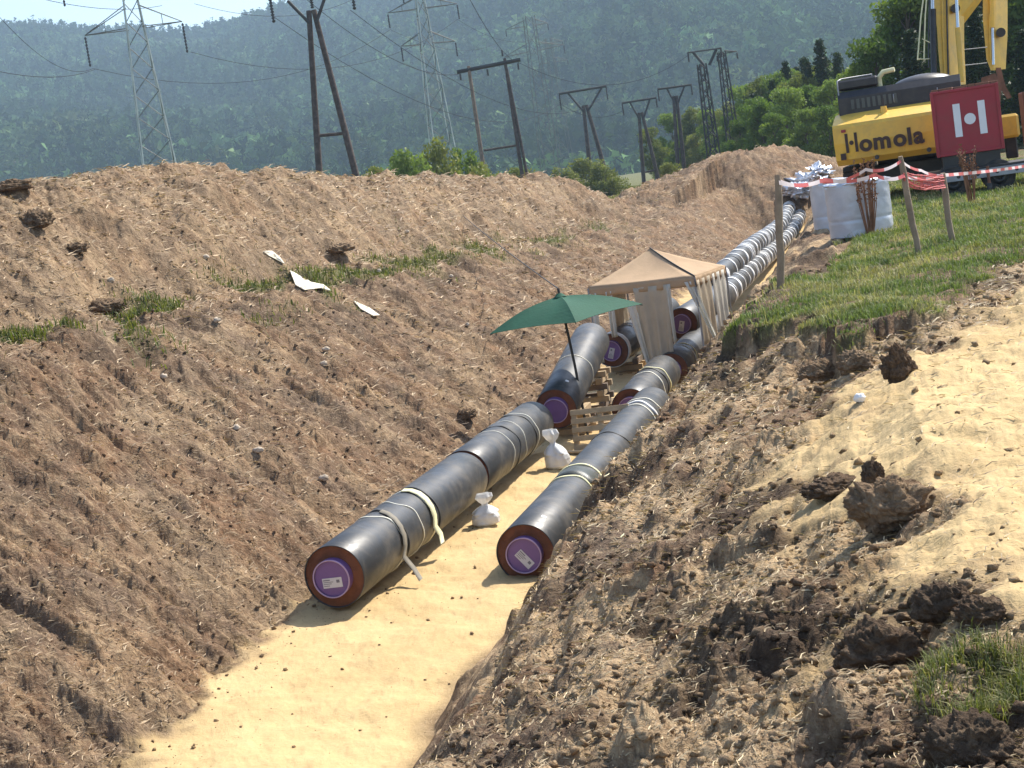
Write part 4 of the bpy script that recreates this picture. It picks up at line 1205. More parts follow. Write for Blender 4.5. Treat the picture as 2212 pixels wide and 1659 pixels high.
# ------------------------------------------------------------------ tent
def tent():
    d = 40.0
    C2 = at(1500, 597, 39.3); C1 = at(1270, 622, 40.2); C3 = at(1567, 578, 42.1)
    C3.z = (C3.z + C2.z) / 2; 
    C4 = C1 + C3 - C2
    apex = at(1404, 537, 41.3)
    cs = [C1, C2, C3, C4]
    ctr = (C1 + C3) / 2
    gz = tz(ctr.x, ctr.y)
    root = thing('gazebo_tent', 'tan pitched gazebo tent with pale curtains over the pipes', 'tent', (ctr.x, ctr.y, gz))
    mb = MB(); n = 12; rg = random.Random(4)
    for e in range(4):
        a, b = cs[e], cs[(e + 1) % 4]
        P = []
        for i in range(n + 1):
            for j in range(n + 1):
                t = i / n; s = j / n
                p = apex.lerp(a.lerp(b, s), t)
                p = p + Vector((0, 0, -.10 * math.sin(math.pi * t) * math.sin(math.pi * s) * 1.0 - .03 * math.sin(math.pi * t)))
                P.append(p)
        mb.add(P, [(i * (n + 1) + j, i * (n + 1) + j + 1, (i + 1) * (n + 1) + j + 1, (i + 1) * (n + 1) + j) for i in range(n) for j in range(n)], True)
    o = mb.build('canopy', M_TAN, root); o.modifiers.new('thick', 'SOLIDIFY').thickness = .006
    mb = MB()
    for e in range(4):
        a, b = cs[e], cs[(e + 1) % 4]; m = 30
        out = ((a + b) / 2 - ctr); out.z = 0; out.normalize()
        P = []
        for j in range(m + 1):
            s = j / m; p = a.lerp(b, s)
            for i in range(4):
                P.append(p + Vector((0, 0, -.08 * i)) + out * (.012 * i * math.sin(s * 40 + e)))
        mb.add(P, [(j * 4 + i, j * 4 + i + 1, j * 4 + 5 + i, j * 4 + 4 + i) for j in range(m) for i in range(3)], True)
    o = mb.build('valance', M_TAN, root); o.modifiers.new('thick', 'SOLIDIFY').thickness = .006
    for c in cs:
        f = Vector((c.x, c.y, tz(c.x, c.y) - .05))
        MB().tube([f, c + Vector((0, 0, -.02))], .025, 8).build('pole', M_CHASSIS, root)
    sm_ = MB(); pts = [apex.lerp(C2, k / 10) + Vector((0, 0, .02 - .03 * math.sin(math.pi * k / 10))) for k in range(11)] + [C2 + Vector((.01, -.03, -.26))]
    sm_.tube(pts, .016, 6); sm_.build('seam_strap', M_DSTRAP, root)
    def curtain(a, b, top, bot, mat, w_top=1.0, pinch=1.0, folds=7, seed=0, toff=0.0):
        """hanging cloth from a to b (points on the eaves), pulled together at the bottom by pinch"""
        P = []; m = 36; k = 14; nrm = Vector((0, 0, 1)).cross(b - a).normalized()
        mid = (a + b) / 2 + (b - a) * toff
        for i in range(k + 1):
            t = i / k
            for j in range(m + 1):
                s = j / m
                p = a.lerp(b, s)
                q = mid + (p - mid) * pinch
                p = p.lerp(q, t)
                z = top + (bot - top) * t
                f = (.015 + .035 * t) * (math.sin(s * folds * 4.4 + seed + .9 * math.sin(2.3 * t + seed)) + .4 * math.sin(s * folds * 9.7 + 2 * t + seed * 3) * t)
                P.append(Vector((p.x, p.y, z)) + nrm * f)
        mb = MB(); mb.add(P, [(i * (m + 1) + j, i * (m + 1) + j + 1, (i + 1) * (m + 1) + j + 1, (i + 1) * (m + 1) + j) for i in range(k) for j in range(m)], True)
        o = mb.build('curtain', mat, root); o.modifiers.new('thick', 'SOLIDIFY').thickness = .005
    ez = C1.z - .15
    curtain(C1.lerp(C2, .42), C1.lerp(C2, .74), ez, gz + .1, M_CURT, pinch=.75, folds=4, toff=.15)
    curtain(C1.lerp(C2, .715), C1.lerp(C2, .77), ez, gz + .9, M_WCURT, pinch=.6, folds=2, seed=1, toff=.1)
    curtain(C1.lerp(C2, .33), C1.lerp(C2, .42), ez - .3, gz + .15, M_WCURT, pinch=.45, folds=2, seed=2, toff=2.2)
    curtain(C1.lerp(C2, .90), C1.lerp(C2, .99), ez, gz + .75, M_WCURT, pinch=.35, folds=3, seed=2, toff=3.2)
    curtain(C1.lerp(C2, .0), C1.lerp(C2, .07), ez, gz + .6, M_WCURT, pinch=.8, folds=2, seed=3)
    curtain(C1.lerp(C2, .16), C1.lerp(C2, .22), ez, gz + 1.2, M_WCURT, pinch=.8, folds=2, seed=5)
    curtain(C2.lerp(C3, .02), C2.lerp(C3, .5), ez, gz + .75, M_CURT, pinch=.9, folds=4, seed=3)
    curtain(C2.lerp(C3, .52), C2.lerp(C3, .98), ez, gz + .7, M_WCURT, pinch=.9, folds=4, seed=4)
    curtain(C4.lerp(C1, .05), C4.lerp(C1, .6), ez, gz + .35, M_CURT, pinch=.9, folds=6, seed=6)
tent()

# ------------------------------------------------------------------ stakes, tape, plants, bales
STK = 'wooden stakes holding the warning tape'
def stake(label, top, bot, d0, r, mat=M_STAKE, name='stake'):
    b = gp(bot[0], bot[1], tz(*gp(bot[0], bot[1], GZ).xy)); b = gp(bot[0], bot[1], tz(b.x, b.y))
    t_ = at(top[0], top[1], b.y / (FW + RC * ((top[0] - 1106) / FPX) - UC * ((top[1] - 829.5) / FPX))[1])
    mb = MB(); rg = random.Random(top[0])
    pts = [b - Vector((0, 0, .3))] + [b.lerp(t_, k / 6) + Vector((rg.uniform(-.01, .01), rg.uniform(-.01, .01), 0)) for k in range(7)]
    mb.tube(pts, [r * 1.05, r] + [r * rg.uniform(.88, 1.05) for k in range(5)] + [r * .7], 7)
    tag(mb.build(name, mat), label, 'stake', STK)
    return t_
s1 = stake('thick straight stake nearest the trench at the left end of the tape', (1679, 378), (1688, 642), 20, .048)
s2 = stake('leaning stake in the middle of the taped line', (1944, 338), (1986, 556), 25, .045)
s3 = stake('leaning stake right of the middle one', (2036, 374), (2056, 522), 28, .05)
s0 = stake('dark thin stake directly in front of the silver bale', (1884, 384), (1896, 503), 29, .035, M_OLDWOOD)

def tape(name, label, pts, wd, group='warning tapes strung between the stakes', sag=.05):
    """red and white barrier tape: bands of colour alternate along the ribbon"""
    P = []
    for a, b in zip(pts[:-1], pts[1:]):
        n = max(8, int((b - a).length / .06))
        for k in range(n): P.append(a.lerp(b, k / n) + Vector((0, 0, -sag * 4 * (k / n) * (1 - k / n))))
    P.append(pts[-1])
    acc = 0; mb = MB(); mi = []
    for a, b in zip(P[:-1], P[1:]):
        c = int(acc / .35) % 2; acc += (b - a).length
        tw = .4 * math.sin(acc * 2.3); wv = Vector((0, math.sin(tw), math.cos(tw))) * wd / 2; nn = Vector((0, .0012, 0))
        mb.add([a - wv - nn, b - wv - nn, b + wv - nn, a + wv - nn, a - wv + nn, b - wv + nn, b + wv + nn, a + wv + nn], [(0, 1, 2, 3), (7, 6, 5, 4), (0, 4, 5, 1), (3, 2, 6, 7)])
        mi += [c] * 4
    o = mb.build(name, M_TAPEW); o.data.materials.append(M_TAPER); o.data.polygons.foreach_set('material_index', mi)
    tag(o, label, 'warning tape', group)
def mid(px, py, a, b, f): return at(px, py, (a.y + (b.y - a.y) * f) / (FW + RC * ((px - 1106) / FPX) - UC * ((py - 829.5) / FPX))[1])
s1l = s1 - Vector((0, 0, .06)); s2l = s2 - Vector((0, .03, .06)); s3l = s3 - Vector((0, .03, .03))
tape('warning_tape', 'upper red and white tape rising from the near stake to the middle stake', [s1l, mid(1772, 392, s1, s2, .33), mid(1870, 366, s1, s2, .7), s2l], .042, sag=.06)
tape('warning_tape', 'lower red and white tape hanging across the silver bale', [s1l - Vector((0, .05, .03)), mid(1780, 388, s1, s2, .35), mid(1890, 378, s1, s2, .8), s2l - Vector((0, .05, .2)), s3l], .05, sag=.05)
tape('warning_tape', 'sagging tape from the middle stake to the right stake', [s2l, mid(1990, 368, s2, s3, .5), s3l], .042, sag=.03)
eR = at(2260, 350, 31.5)
tape('warning_tape', 'tight red and white tape leaving the photo at the right edge', [s3l, eR], .05, sag=.03)
stake('stake at the right beyond the photo edge holding the tape end', (2262, 348), (2275, 470), 31, .05)
# loose red netting bundled between the stakes
rg = random.Random(9)
nb = MB()
for k in range(16):
    a = s2l + Vector((0, rg.uniform(-.05, .05), -.14 - .012 * k)); b = s3l + Vector((0, rg.uniform(-.05, .05), .0 - .012 * k))
    m = a.lerp(b, .5) + Vector((0, rg.uniform(-.04, .04), -.05 + rg.uniform(-.05, .03)))
    nb.tube([a, a.lerp(m, .5) + Vector((0, 0, -.02)), m, m.lerp(b, .5) + Vector((0, 0, rg.uniform(-.03, .02))), b], .0065, 4, False, False)
for k in range(40):
    f = rg.uniform(.05, .95); a = s2l.lerp(s3l, f) + Vector((0, 0, -.13 * (1 - f) - .02)); nb.tube([a, a + Vector((rg.uniform(-.03, .03), 0, -.2))], .005, 4, False, False)
tag(nb.build('safety_net', M_NET), 'bunched red plastic netting between the two leaning stakes', 'netting')

def dry_plant(label, px, py, d, h, spread, seed, n=26):
    b = at(px, py, d); gz = tz(b.x, b.y); rg = random.Random(seed)
    root = thing('dry_dock_plant', label, 'plant', (b.x, b.y, gz), 'brown dried dock plants by the tape')
    st = MB(); sd_ = MB()
    for k in range(n):
        a = rg.uniform(0, 6.28); r = rg.uniform(.2, 1) * spread; hh = h * rg.uniform(.6, 1.0)
        p0 = Vector((b.x + .05 * math.cos(a), b.y + .05 * math.sin(a), gz - .02)); p2 = Vector((b.x + r * math.cos(a) * .6, b.y + r * math.sin(a) * .6, gz + hh))
        p1 = p0.lerp(p2, .55) + Vector((rg.uniform(-.04, .04), rg.uniform(-.04, .04), .05))
        st.tube([p0, p1, p2], [.012, .008, .004], 5, False)
        for j in range(26):
            f = rg.uniform(.5, 1.02); p = p0.lerp(p1, min(1, f * 1.8)).lerp(p1.lerp(p2, f), f)
            v = Vector((rg.gauss(0, 1), rg.gauss(0, 1), rg.gauss(0, 1))).normalized() * rg.uniform(.015, .045)
            u = v.cross(Vector((rg.gauss(0, 1), rg.gauss(0, 1), rg.gauss(0, 1)))).normalized() * rg.uniform(.008, .02)
            p = p + v * .6
            sd_.add([p - v, p + u, p + v, p - u], [(0, 1, 2, 3)])
    st.add(sd_.v, sd_.f)
    st.build('stalks', M_DRY, root)
b1 = gp(1875, 405, GZ)
dry_plant('tall brown dried dock plant in front of the lettered counterweight', 1868, 400, 27.5, 1.3, .42, 1, 22)
dry_plant('brown dried dock plant in front of the red container', 2098, 430, 32.5, 1.25, .34, 2, 18)
dry_plant('tuft of pale dry stalks beside the far pipes', 1765, 372, 60, 1.6, .7, 3, 30)

def bale(label, px0, px1, pyt, pyb, d, seed, n=64):
    """upright roll wrapped in film, creased"""
    b = at((px0 + px1) / 2, pyb, d); t_ = at((px0 + px1) / 2, pyt, d)
    wdt = (px1 - px0) / FPX * d; gz = tz(b.x, b.y); h = t_.z - gz
    root = thing('wrapped_bale', label, 'bale', (b.x, b.y, gz), 'silver film wrapped bales on the grass')
    m = 40
    P, H = np.meshgrid(np.linspace(0, 2 * np.pi, n, endpoint=False), np.linspace(0, 1, m))
    sq = (np.abs(np.cos(P)) ** 2 + np.abs(np.sin(P)) ** 2) ** (-1 / 2.)
    r = wdt / 2 * sq * (1 - .05 * (H > .97) + .012 * fbm(np.cos(P) * 3 + H * 2, np.sin(P) * 3 + H * 5 + seed, 4, seed) - .02 * np.exp(-((H - .3) / .02) ** 2))
    a = .22
    X = np.stack([np.cos(P + a) * r, np.sin(P + a) * r, H * h + .012 * (H > .9) * np.sin(P * 13 + seed)], -1)
    idx = np.arange(m * n).reshape(m, n)
    F = np.stack([idx[:-1], np.roll(idx, -1, 1)[:-1], np.roll(idx, -1, 1)[1:], idx[1:]], -1).reshape(-1, 4)
    V = np.concatenate([X.reshape(-1, 3), [[0, 0, h * .985]]])
    mesh_np('film_wrap', V, F, M_FILM, root, True)
    rr = MB(); rg = random.Random(seed)
    V2, F2 = lumpmesh((0, 0, h * .97), wdt * .5, wdt * .5, .06, seed, 48, 10, .25, 5)
    mesh_np('crumpled_top', V2, F2, M_FOIL, root, True)
    MB().ring(root.location + Vector((0, 0, h * .3)), (0, 0, 1), .3, wdt / 2 * .985, .006, 40).build('strap', M_STRAP, root) if False else None
    return root
bale('front silver film wrapped bale standing on the grass behind the tape', 1794, 1930, 388, 502, 28.4, 3)
bale('rear silver film wrapped bale half hidden beside the pipes', 1757, 1852, 388, 470, 31.5, 5)

# foil sheets thrown over the far pipe ends
V = []; 
for k, (px, py, d, rx, rz) in enumerate([(1740, 396, 100, 1.0, .55), (1757, 376, 106, 1.0, .5), (1724, 410, 97, .8, .4)]):
    c = at(px, py, d)
    Vv, Fv = lumpmesh((c.x, c.y, c.z), rx, 1.6, rz, 20 + k, 40, 24, .6, 3)
    o = mesh_np('foil_sheet', Vv, Fv, M_FOIL, None, False)
    tag(o, ('crumpled shiny foil sheet over the far end of the pipes', 'topmost crumpled foil sheet beside the dry stalks', 'lowest crumpled foil sheet on the far pipes')[k], 'foil sheet', 'foil sheets over the far pipes')

# ------------------------------------------------------------------ excavator
def text_mesh(body, size, mat, parent, M, origin, ext=.006, bold=.012):
    cu = bpy.data.curves.new('lettering', 'FONT'); cu.body = body; cu.size = size; cu.extrude = ext; cu.offset = bold
    to = bpy.data.objects.new('lettering', cu); COL.objects.link(to)
    dg = bpy.context.evaluated_depsgraph_get(); dg.update()
    me = bpy.data.meshes.new_from_object(to.evaluated_get(dg))
    bpy.data.objects.remove(to)
    me.materials.clear(); me.materials.append(mat)
    o = bpy.data.objects.new('lettering', me); COL.objects.link(o); o.parent = parent
    m4 = M.to_4x4(); m4.translation = Vector(origin) - parent_loc(parent)
    o.matrix_local = m4
    return o

def excavator():
    yaw = R(17)
    c = Vector((11.12, 42.5, 0)); gz = GZ; c.z = gz
    root = thing('excavator', 'large yellow excavator with lettered counterweight and raised boom', 'excavator', c)
    M = Matrix.Rotation(-yaw, 3, 'Z')
    W = lambda x, y, z: c + M @ Vector((x, y, z))
    def bx(name, p, s, mat, bev=.02, par=None):
        return MB().box(W(*p), s, M, bev).build(name, mat, par or root)
    # tracks
    for sx in (-1, 1):
        tk = MB(); out = []
        for k in range(9): a = math.pi / 2 + math.pi * k / 8; out.append((-1.75 + .48 * math.cos(a), .48 + .48 * math.sin(a)))
        for k in range(9): a = -math.pi / 2 + math.pi * k / 8; out.append((1.75 + .48 * math.cos(a), .48 + .48 * math.sin(a)))
        pts = [W(sx * 1.25 - .3, y, z) for y, z in out]
        tk.prism(pts, M @ Vector((.6, 0, 0)))
        tr = tk.build('track', M_RUBBER, root)
        pd = MB()
        for k in range(44):
            f = k / 44; per = 2 * 3.5 + 2 * math.pi * .48; s = f * per
            if s < 3.5: y, z, a = -1.75 + s, .975, 0
            elif s < 3.5 + math.pi * .48: q = (s - 3.5) / .48; y, z, a = 1.75 + .495 * math.sin(q), .48 + .495 * math.cos(q), -q
            elif s < 7 + math.pi * .48: y, z, a = 1.75 - (s - 3.5 - math.pi * .48), -.0, math.pi
            else: q = (s - 7 - math.pi * .48) / .48; y, z, a = -1.75 - .495 * math.sin(q), .48 - .495 * math.cos(q), math.pi - q
            pd.box(W(sx * 1.25, y, z), (.62, .17, .04), M @ Matrix.Rotation(a, 3, 'X'))
        pd.build('track_pads', M_RUBBER, tr)
    bx('undercarriage', (0, 0, .7), (1.9, 1.8, .4), M_BLACK)
    MB().tube([W(0, 0, .85), W(0, 0, 1.1)], .8, 32).build('slew_ring', M_BLACK, root)
    bx('deck', (0, -.3, 1.2), (2.9, 4.6, .25), M_BLACK, .04)
    # counterweight: rounded in plan, chamfered on top
    cw = MB(); n = 16; hw = 1.62; prof = []
    def rear(x): return -3.2 + .28 * (abs(x) / hw) ** 3
    xs = [-hw + 2 * hw * k / n for k in range(n + 1)]
    levels = [(1.06, .22), (1.2, .06), (1.6, .0), (1.98, .02), (2.06, .07), (2.2, .42), (2.3, .75), (2.31, .95)]
    vs = []
    for z, ins in levels:
        for x in xs: vs.append(W(x * (1 - ins * .05), rear(x) + ins, z))
        vs.append(W(hw * (1 - ins * .05), -1.9, z)); vs.append(W(-hw * (1 - ins * .05), -1.9, z))
    k = n + 3
    fs = []
    for l in range(len(levels) - 1):
        for i in range(k): fs.append((l * k + i, l * k + (i + 1) % k, (l + 1) * k + (i + 1) % k, (l + 1) * k + i))
    fs += [tuple(range(k - 1, -1, -1)), tuple((len(levels) - 1) * k + i for i in range(k))]
    cw.add(vs, fs)
    cwo = cw.build('counterweight', M_YEL, root)
    MT = M @ Matrix(((1, 0, 0), (0, 0, -1), (0, 1, 0)))
    zt = 1.36
    # stylised initial: two bars with a dot between, then the rest of the name
    lt = MB()
    for x0 in (-1.3, -1.07):
        lt.box(W(x0, rear(x0) - .004, zt + .235), (.07, .014, .47), M)
    lt.prism([W(-1.185 + .055 * math.cos(a * .3927), rear(-1.185) - .012, zt + .235 + .055 * math.sin(a * .3927)) for a in range(16)], M @ Vector((0, .02, 0)))
    lt.build('initial_letter', M_LETTER, cwo)
    xcur = -1.0
    for ch, adv in (('o', .345), ('m', .51), ('o', .345), ('l', .16), ('a', .33)):
        tm = xcur + adv / 2
        dy = (rear(tm + .05) - rear(tm - .05)) / .1
        text_mesh(ch, .56, M_LETTER, cwo, M @ Matrix.Rotation(math.atan(dy), 3, 'Z') @ Matrix(((1, 0, 0), (0, 0, -1), (0, 1, 0))), W(xcur, rear(xcur) - .009, zt), .008, .02)
        xcur += adv * .95
    bx('warning_plate', (-1.42, rear(-1.42) - .01, 1.28), (.13, .02, .16), M_LETTER, .002, cwo)
    MB().tube([W(-.35, -2.7, 2.15), W(-.35, -2.7, 2.36)], [.1, .07], 10).build('lifting_eye', M_YEL, cwo)
    MB().tube([W(-.35, -2.7, 2.34), W(-.35, -2.7, 2.56)], .035, 8).build('rear_camera', M_BLACK, root)
    # hood and engine bay
    hd = MB(); pr = [(-2.3, 2.2), (-2.3, 2.7), (-2.15, 2.86), (-.4, 2.9), (-.2, 2.2)]
    hd.prism([W(-1.45, y, z) for y, z in pr], M @ Vector((2.95, 0, 0)))
    hd.build('engine_hood', M_BLACK, root)
    MB().box(W(-.95, -1.7, 3.02), (1.0, .9, .26), M, .05).build('hood_box', M_BLACK, root)
    MB().tube([W(-1.42, -2.2, 2.7), W(-1.42, -2.2, 3.14), W(-1.36, -1.6, 3.2), W(-.6, -1.6, 3.2), W(-.6, -1.6, 2.86)], .02, 6).build('hand_rail', M_CHASSIS, root)
    gr = MB()
    for k in range(9): gr.box(W(-1.1 + k * .13, -2.312, 2.52), (.075, .02, .24), M, .004)
    gr.build('hood_grille', M_DSTEEL, root)
    MB().box(W(.55, -2.308, 2.5), (.9, .014, .3), M, .004).build('hood_door', M_BLACK, root)
    for x0 in (-.1, .95): MB().tube([W(x0, -2.33, 2.42), W(x0, -2.37, 2.45), W(x0, -2.37, 2.58), W(x0, -2.33, 2.61)], .012, 6).build('grab_handle', M_CHASSIS, root)
    for x0 in (-.62, .62): MB().tube([W(x0, rear(x0) - .004, 1.16), W(x0, rear(x0) + .05, 1.16)], .055, 16).build('jack_socket', M_BLACK, cwo)
    for x0 in (-1.35, 1.35): MB().box(W(x0, rear(x0) - .012, 1.9), (.11, .03, .07), M, .008).build('reflector', M_RED, cwo)
    dm = MB()
    V_, F_ = lumpmesh((0, 0, 0), .8, .5, .30, 5, 32, 18, .02, 1)
    dm.add([W(.6, -1.5, 2.72) + M @ Vector(v) for v in V_.tolist()], [tuple(f) for f in F_.tolist()], True)
    dm.build('air_cleaner_cover', M_BLACK, root)
    MB().tube([W(-.42, -1.9, 2.8), W(-.42, -1.9, 3.08), W(-.3, -1.95, 3.2), W(-.02, -2.0, 3.22)], [.07, .07, .065, .06], 12).build('exhaust_pipe', M_YSTRAP, root)
    bx('engine_side_panel', (-1.5, -1.0, 1.85), (.06, 1.7, 1.0), M_YEL, .02)
    bx('side_panel', (1.5, -.6, 1.85), (.06, 2.6, 1.0), M_YEL, .02)
    bx('tool_box', (1.15, 1.4, 1.62), (.75, 1.0, .65), M_YEL, .05)
    cab = bx('cab', (-1.0, 1.0, 2.05), (1.0, 1.7, 1.5), M_BLACK, .08)
    bx('cab_window', (-1.505, 1.0, 2.35), (.012, 1.3, .7), M_GLASS, .004, cab)
    bx('rear_window', (-1.0, .146, 2.4), (.75, .012, .55), M_GLASS, .004, cab)
    # boom, stick: outlines in the side plane of the machine, seen from behind
    d = 43.2
    Ys = Vector((math.sin(R(44)), math.cos(R(44)), 0))
    Yd = Vector((math.sin(yaw), math.cos(yaw), 0))
    bm = MB(); bm.prism([at(x, y, d) for x, y in [(2034, 186), (2027, 112), (2024, 60), (2012, -30), (2012, -90), (2050, -90), (2052, -20), (2050, 20), (2050, 96), (2054, 186)]], Ys * .85)
    bmo = bm.build('boom', M_YEL, root)
    up = MB(); up.prism([at(x, y, d + .5) for x, y in [(2058, 60), (2056, 10), (2120, -95), (2160, -95), (2100, 4), (2070, 44)]], Ys * .5)
    up.build('upper_boom', M_YEL, root)
    MB().tube([at(2064, 18, d - .08), at(2064, 18, d + 1.2)], .12, 16).build('boom_pin', M_BLACK, bmo)
    for k, (x0, x1) in enumerate(((2034, 2040), (2044, 2047))):
        MB().tube([at(x1 + 2, 178, d - .05), at(x0 + 2, 60, d - .05), at(x0, -60, d - .05)], .022, 6).build('hydraulic_line', M_BLACK if k else M_YEL, bmo)
    cy = MB(); cy.tube([at(2078, 176, d - .3), at(2069, 60, d - .3)], .075, 12); cyo = cy.build('boom_cylinder', M_YEL, root)
    MB().tube([at(2069, 62, d - .3), at(2064, -40, d - .3)], .045, 12).build('cylinder_rod', M_CHROME, cyo)
    cy = MB(); cy.tube([at(2018, 176, d), at(2015, 20, d)], .085, 12); cyo = cy.build('boom_cylinder', M_BLACK, root)
    MB().tube([at(2015, 22, d), at(2014, -60, d)], .05, 12).build('cylinder_rod', M_CHROME, cyo)
    for k, pts in enumerate([[(1998, -30), (1989, 40), (1986, 80), (1982, 130)], [(2004, -30), (1999, 30), (1997, 90), (1996, 130)], [(2009, -30), (2006, 60), (2006, 146)], [(1992, 84), (2009, 92)], [(1981, 128), (2008, 127)]]):
        MB().tube([at(x, y, d - .1 - .03 * k) for x, y in pts], .02 if k < 3 else .014, 6).build('hydraulic_hose', M_YSTRAP if k != 2 else M_BLACK, root)
    st = MB(); st.prism([at(x, y, 45.2) for x, y in [(2124, -95), (2123, 40), (2131, 128), (2140, 152), (2146, 152), (2148, 112), (2150, 80), (2150, -95)]], Ys * .75)
    sto = st.build('dipper_stick', M_YEL, root)
    MB().tube([at(2142, -60, 45.1), at(2144, 60, 45.1)], .07, 12).build('bucket_cylinder', M_YEL, sto)
    MB().tube([at(2144, 60, 45.1), at(2146, 140, 45.1)], .04, 12).build('cylinder_rod', M_CHROME, sto)
    for k in range(2): MB().tube([at(2137 + 5 * k, 30, 45.12), at(2140 + 5 * k, 130, 45.12)], .02, 6).build('hydraulic_line', M_YEL, sto)
    MB().tube([at(2162, 70, 45.1), at(2162, 70, 46)], .13, 14).build('stick_pin', M_BLACK, sto)
    bl = MB(); bl.prism([at(x, y, 45.3) for x, y in [(2150, 146), (2162, 146), (2172, 185), (2186, 210), (2176, 214), (2158, 186)]], Yd * .25)
    bl.build('bucket_link', M_RUST, root)
    bk = MB(); bk.prism([at(x, y, 45.2) for x, y in [(2120, 168), (2150, 158), (2164, 186), (2160, 240), (2120, 250)]], Yd * .9)
    bk.build('bucket', M_RUST, root)
    p = at(2180, 272, 41.6)
    MB().box(p, (.48, .7, .6), M, .06).build('side_box', M_YEL, root)
    MB().box(p + M @ Vector((0, .1, -.55)), (.3, .5, .55), M, .03).build('side_step', M_BLACK, root)
    for y0 in (108, 142):
        MB().tube([at(2076, y0, 43.9), at(2132, y0 - 6, 43.9)], .014, 6).build('cab_rail', M_CHASSIS, root)
    return root
excavator()

def container():
    d = 36.6
    TL, TR_, BR, BL = at(2008, 197, d), at(2154, 182, d - .36), at(2171, 325, d - .36), at(2027, 336, d)
    yaw = math.atan2(TL.y - TR_.y, TR_.x - TL.x)
    M = Matrix.Rotation(-yaw, 3, 'Z')
    wdt = (TR_ - TL).length; h = (TL.z - BL.z + TR_.z - BR.z) / 2
    c = (TL + TR_ + BL + BR) / 4; dp = 1.2
    gz = tz(c.x, c.y + .6)
    back = M @ Vector((0, dp / 2, 0)); cc = c + back
    # trailer
    tr = thing('trailer', 'low grey trailer with drilled side beam under the red container', 'trailer', (cc.x, cc.y, gz))
    bot = c.z - h / 2
    beam_z = at(2120, 374, d).z
    MB().box(cc + M @ Vector((.9, -dp / 2 - .12, 0)) + Vector((0, 0, beam_z - cc.z)), (4.0, .1, .2), M, .008).build('side_beam', M_CHASSIS, tr)
    MB().box(cc + M @ Vector((.9, dp / 2 + .12, 0)) + Vector((0, 0, beam_z - cc.z)), (4.0, .1, .2), M, .008).build('side_beam', M_CHASSIS, tr)
    hl = MB()
    for k in range(8):
        p = cc + M @ Vector((-.75 + k * .42, -dp / 2 - .172, 0)) + Vector((0, 0, beam_z - cc.z + .0)); hl.tube([p, p + M @ Vector((0, .01, 0))], .045, 14)
    hl.build('beam_holes', M_BLACK, tr)
    MB().box(cc + M @ Vector((.9, 0, 0)) + Vector((0, 0, beam_z - cc.z + .13)), (3.9, dp + .3, .05), M, .005).build('deck', M_BLACK, tr)
    dz = beam_z + .155
    MB().box(Vector((cc.x, cc.y, (dz + bot) / 2)), (wdt * .86, dp * .9, bot - dz), M, .01).build('pedestal', M_BLACK, tr)
    for sy in (-1, 1):
        for xx in (-.45, .55, 2.2):
            r = .36
            p = Vector((cc.x, cc.y, gz + r)) + M @ Vector((xx, sy * (dp / 2 - .08) , 0))
            wh = MB(); wh.tube([p - M @ Vector((0, .11, 0)), p - M @ Vector((0, .1, 0)), p + M @ Vector((0, .1, 0)), p + M @ Vector((0, .11, 0))], [r * .9, r, r, r * .9], 32)
            wo = wh.build('wheel', M_RUBBER, tr)
            rim = MB(); rim.ring(p - M @ Vector((0, .112, 0)), M @ Vector((0, 1, 0)), .06, r * .55, .01, 24); rim.build('rim', M_BLACK, wo)
    p = Vector((cc.x, cc.y, gz)) + M @ Vector((.3, -dp / 2 - .45, 0))
    MB().tube([p + Vector((0, 0, .12)), p + Vector((0, 0, .62))], .035, 10).build('jack_post', M_RUST, tr)
    MB().tube([p + M @ Vector((-.05, 0, .12)), p + M @ Vector((.05, 0, .12))], .12, 20).build('jack_wheel', M_RUBBER, tr)
    # container
    co = thing('container', 'dark red steel container with white bars and dot emblem', 'container', (cc.x, cc.y, bot))
    body = MB().box(cc, (wdt, dp, h), M, .015).build('body', M_RED, co)
    fr = MB()
    for sx in (-1, 1): fr.box(cc + M @ Vector((sx * (wdt / 2 - .03), -dp / 2 - .012, 0)), (.07, .05, h * 1.005), M, .006)
    fr.box(cc + M @ Vector((0, -dp / 2 - .012, h / 2 - .03)), (wdt - .13, .045, .06), M, .006); fr.box(cc + M @ Vector((0, -dp / 2 - .012, -h / 2 + .03)), (wdt - .13, .045, .06), M, .006)
    fr.build('frame', M_RED, co)
    em = MB()
    f = lambda x, z: cc + M @ Vector((x, -dp / 2 - .008, z))
    for sx in (-1, 1): em.box(f(.06 + sx * .27, .03), (.155, .016, .74), M)
    em.prism([f(.06 + .125 * math.cos(a * math.pi / 16), .03 + .125 * math.sin(a * math.pi / 16)) - M @ Vector((0, .008, 0)) for a in range(32)], M @ Vector((0, .012, 0)))
    em.build('emblem', M_LOGO, body)
    ju = MB(); rg = random.Random(3)
    for k in range(9):
        x = -wdt / 2 + .1 + k * .16; q = cc + M @ Vector((x, -dp / 2 + .1, h / 2 + .02)); ju.box(q, (.15, .2, .04 + rg.random() * .04), M @ Matrix.Rotation(rg.uniform(-.2, .2), 3, 'Z'), .006)
    ju.build('roof_trim', M_RUST, co)
    # a second red container further right
    c2 = at(2277, 262, 39); g2 = tz(c2.x, c2.y)
    c3 = thing('container', 'red container cut off by the right edge of the photo', 'container', (c2.x, c2.y, at(2200, 345, 39).z))
    hh = at(2205, 200, 39).z - c3.location.z
    b2 = MB().box(Vector((c2.x, c2.y, c3.location.z + hh / 2)), (1.4, 1.6, hh), M, .015).build('body', simple('faded_red', (.16, .035, .035), .7, 0, .2, 2), c3)
    f2 = MB(); f2.box(Vector((c2.x, c2.y, c3.location.z + hh / 2)) + M @ Vector((-.68, -.81, 0)), (.07, .05, hh * 1.003), M, .005); f2.build('frame', M_RUST, c3)
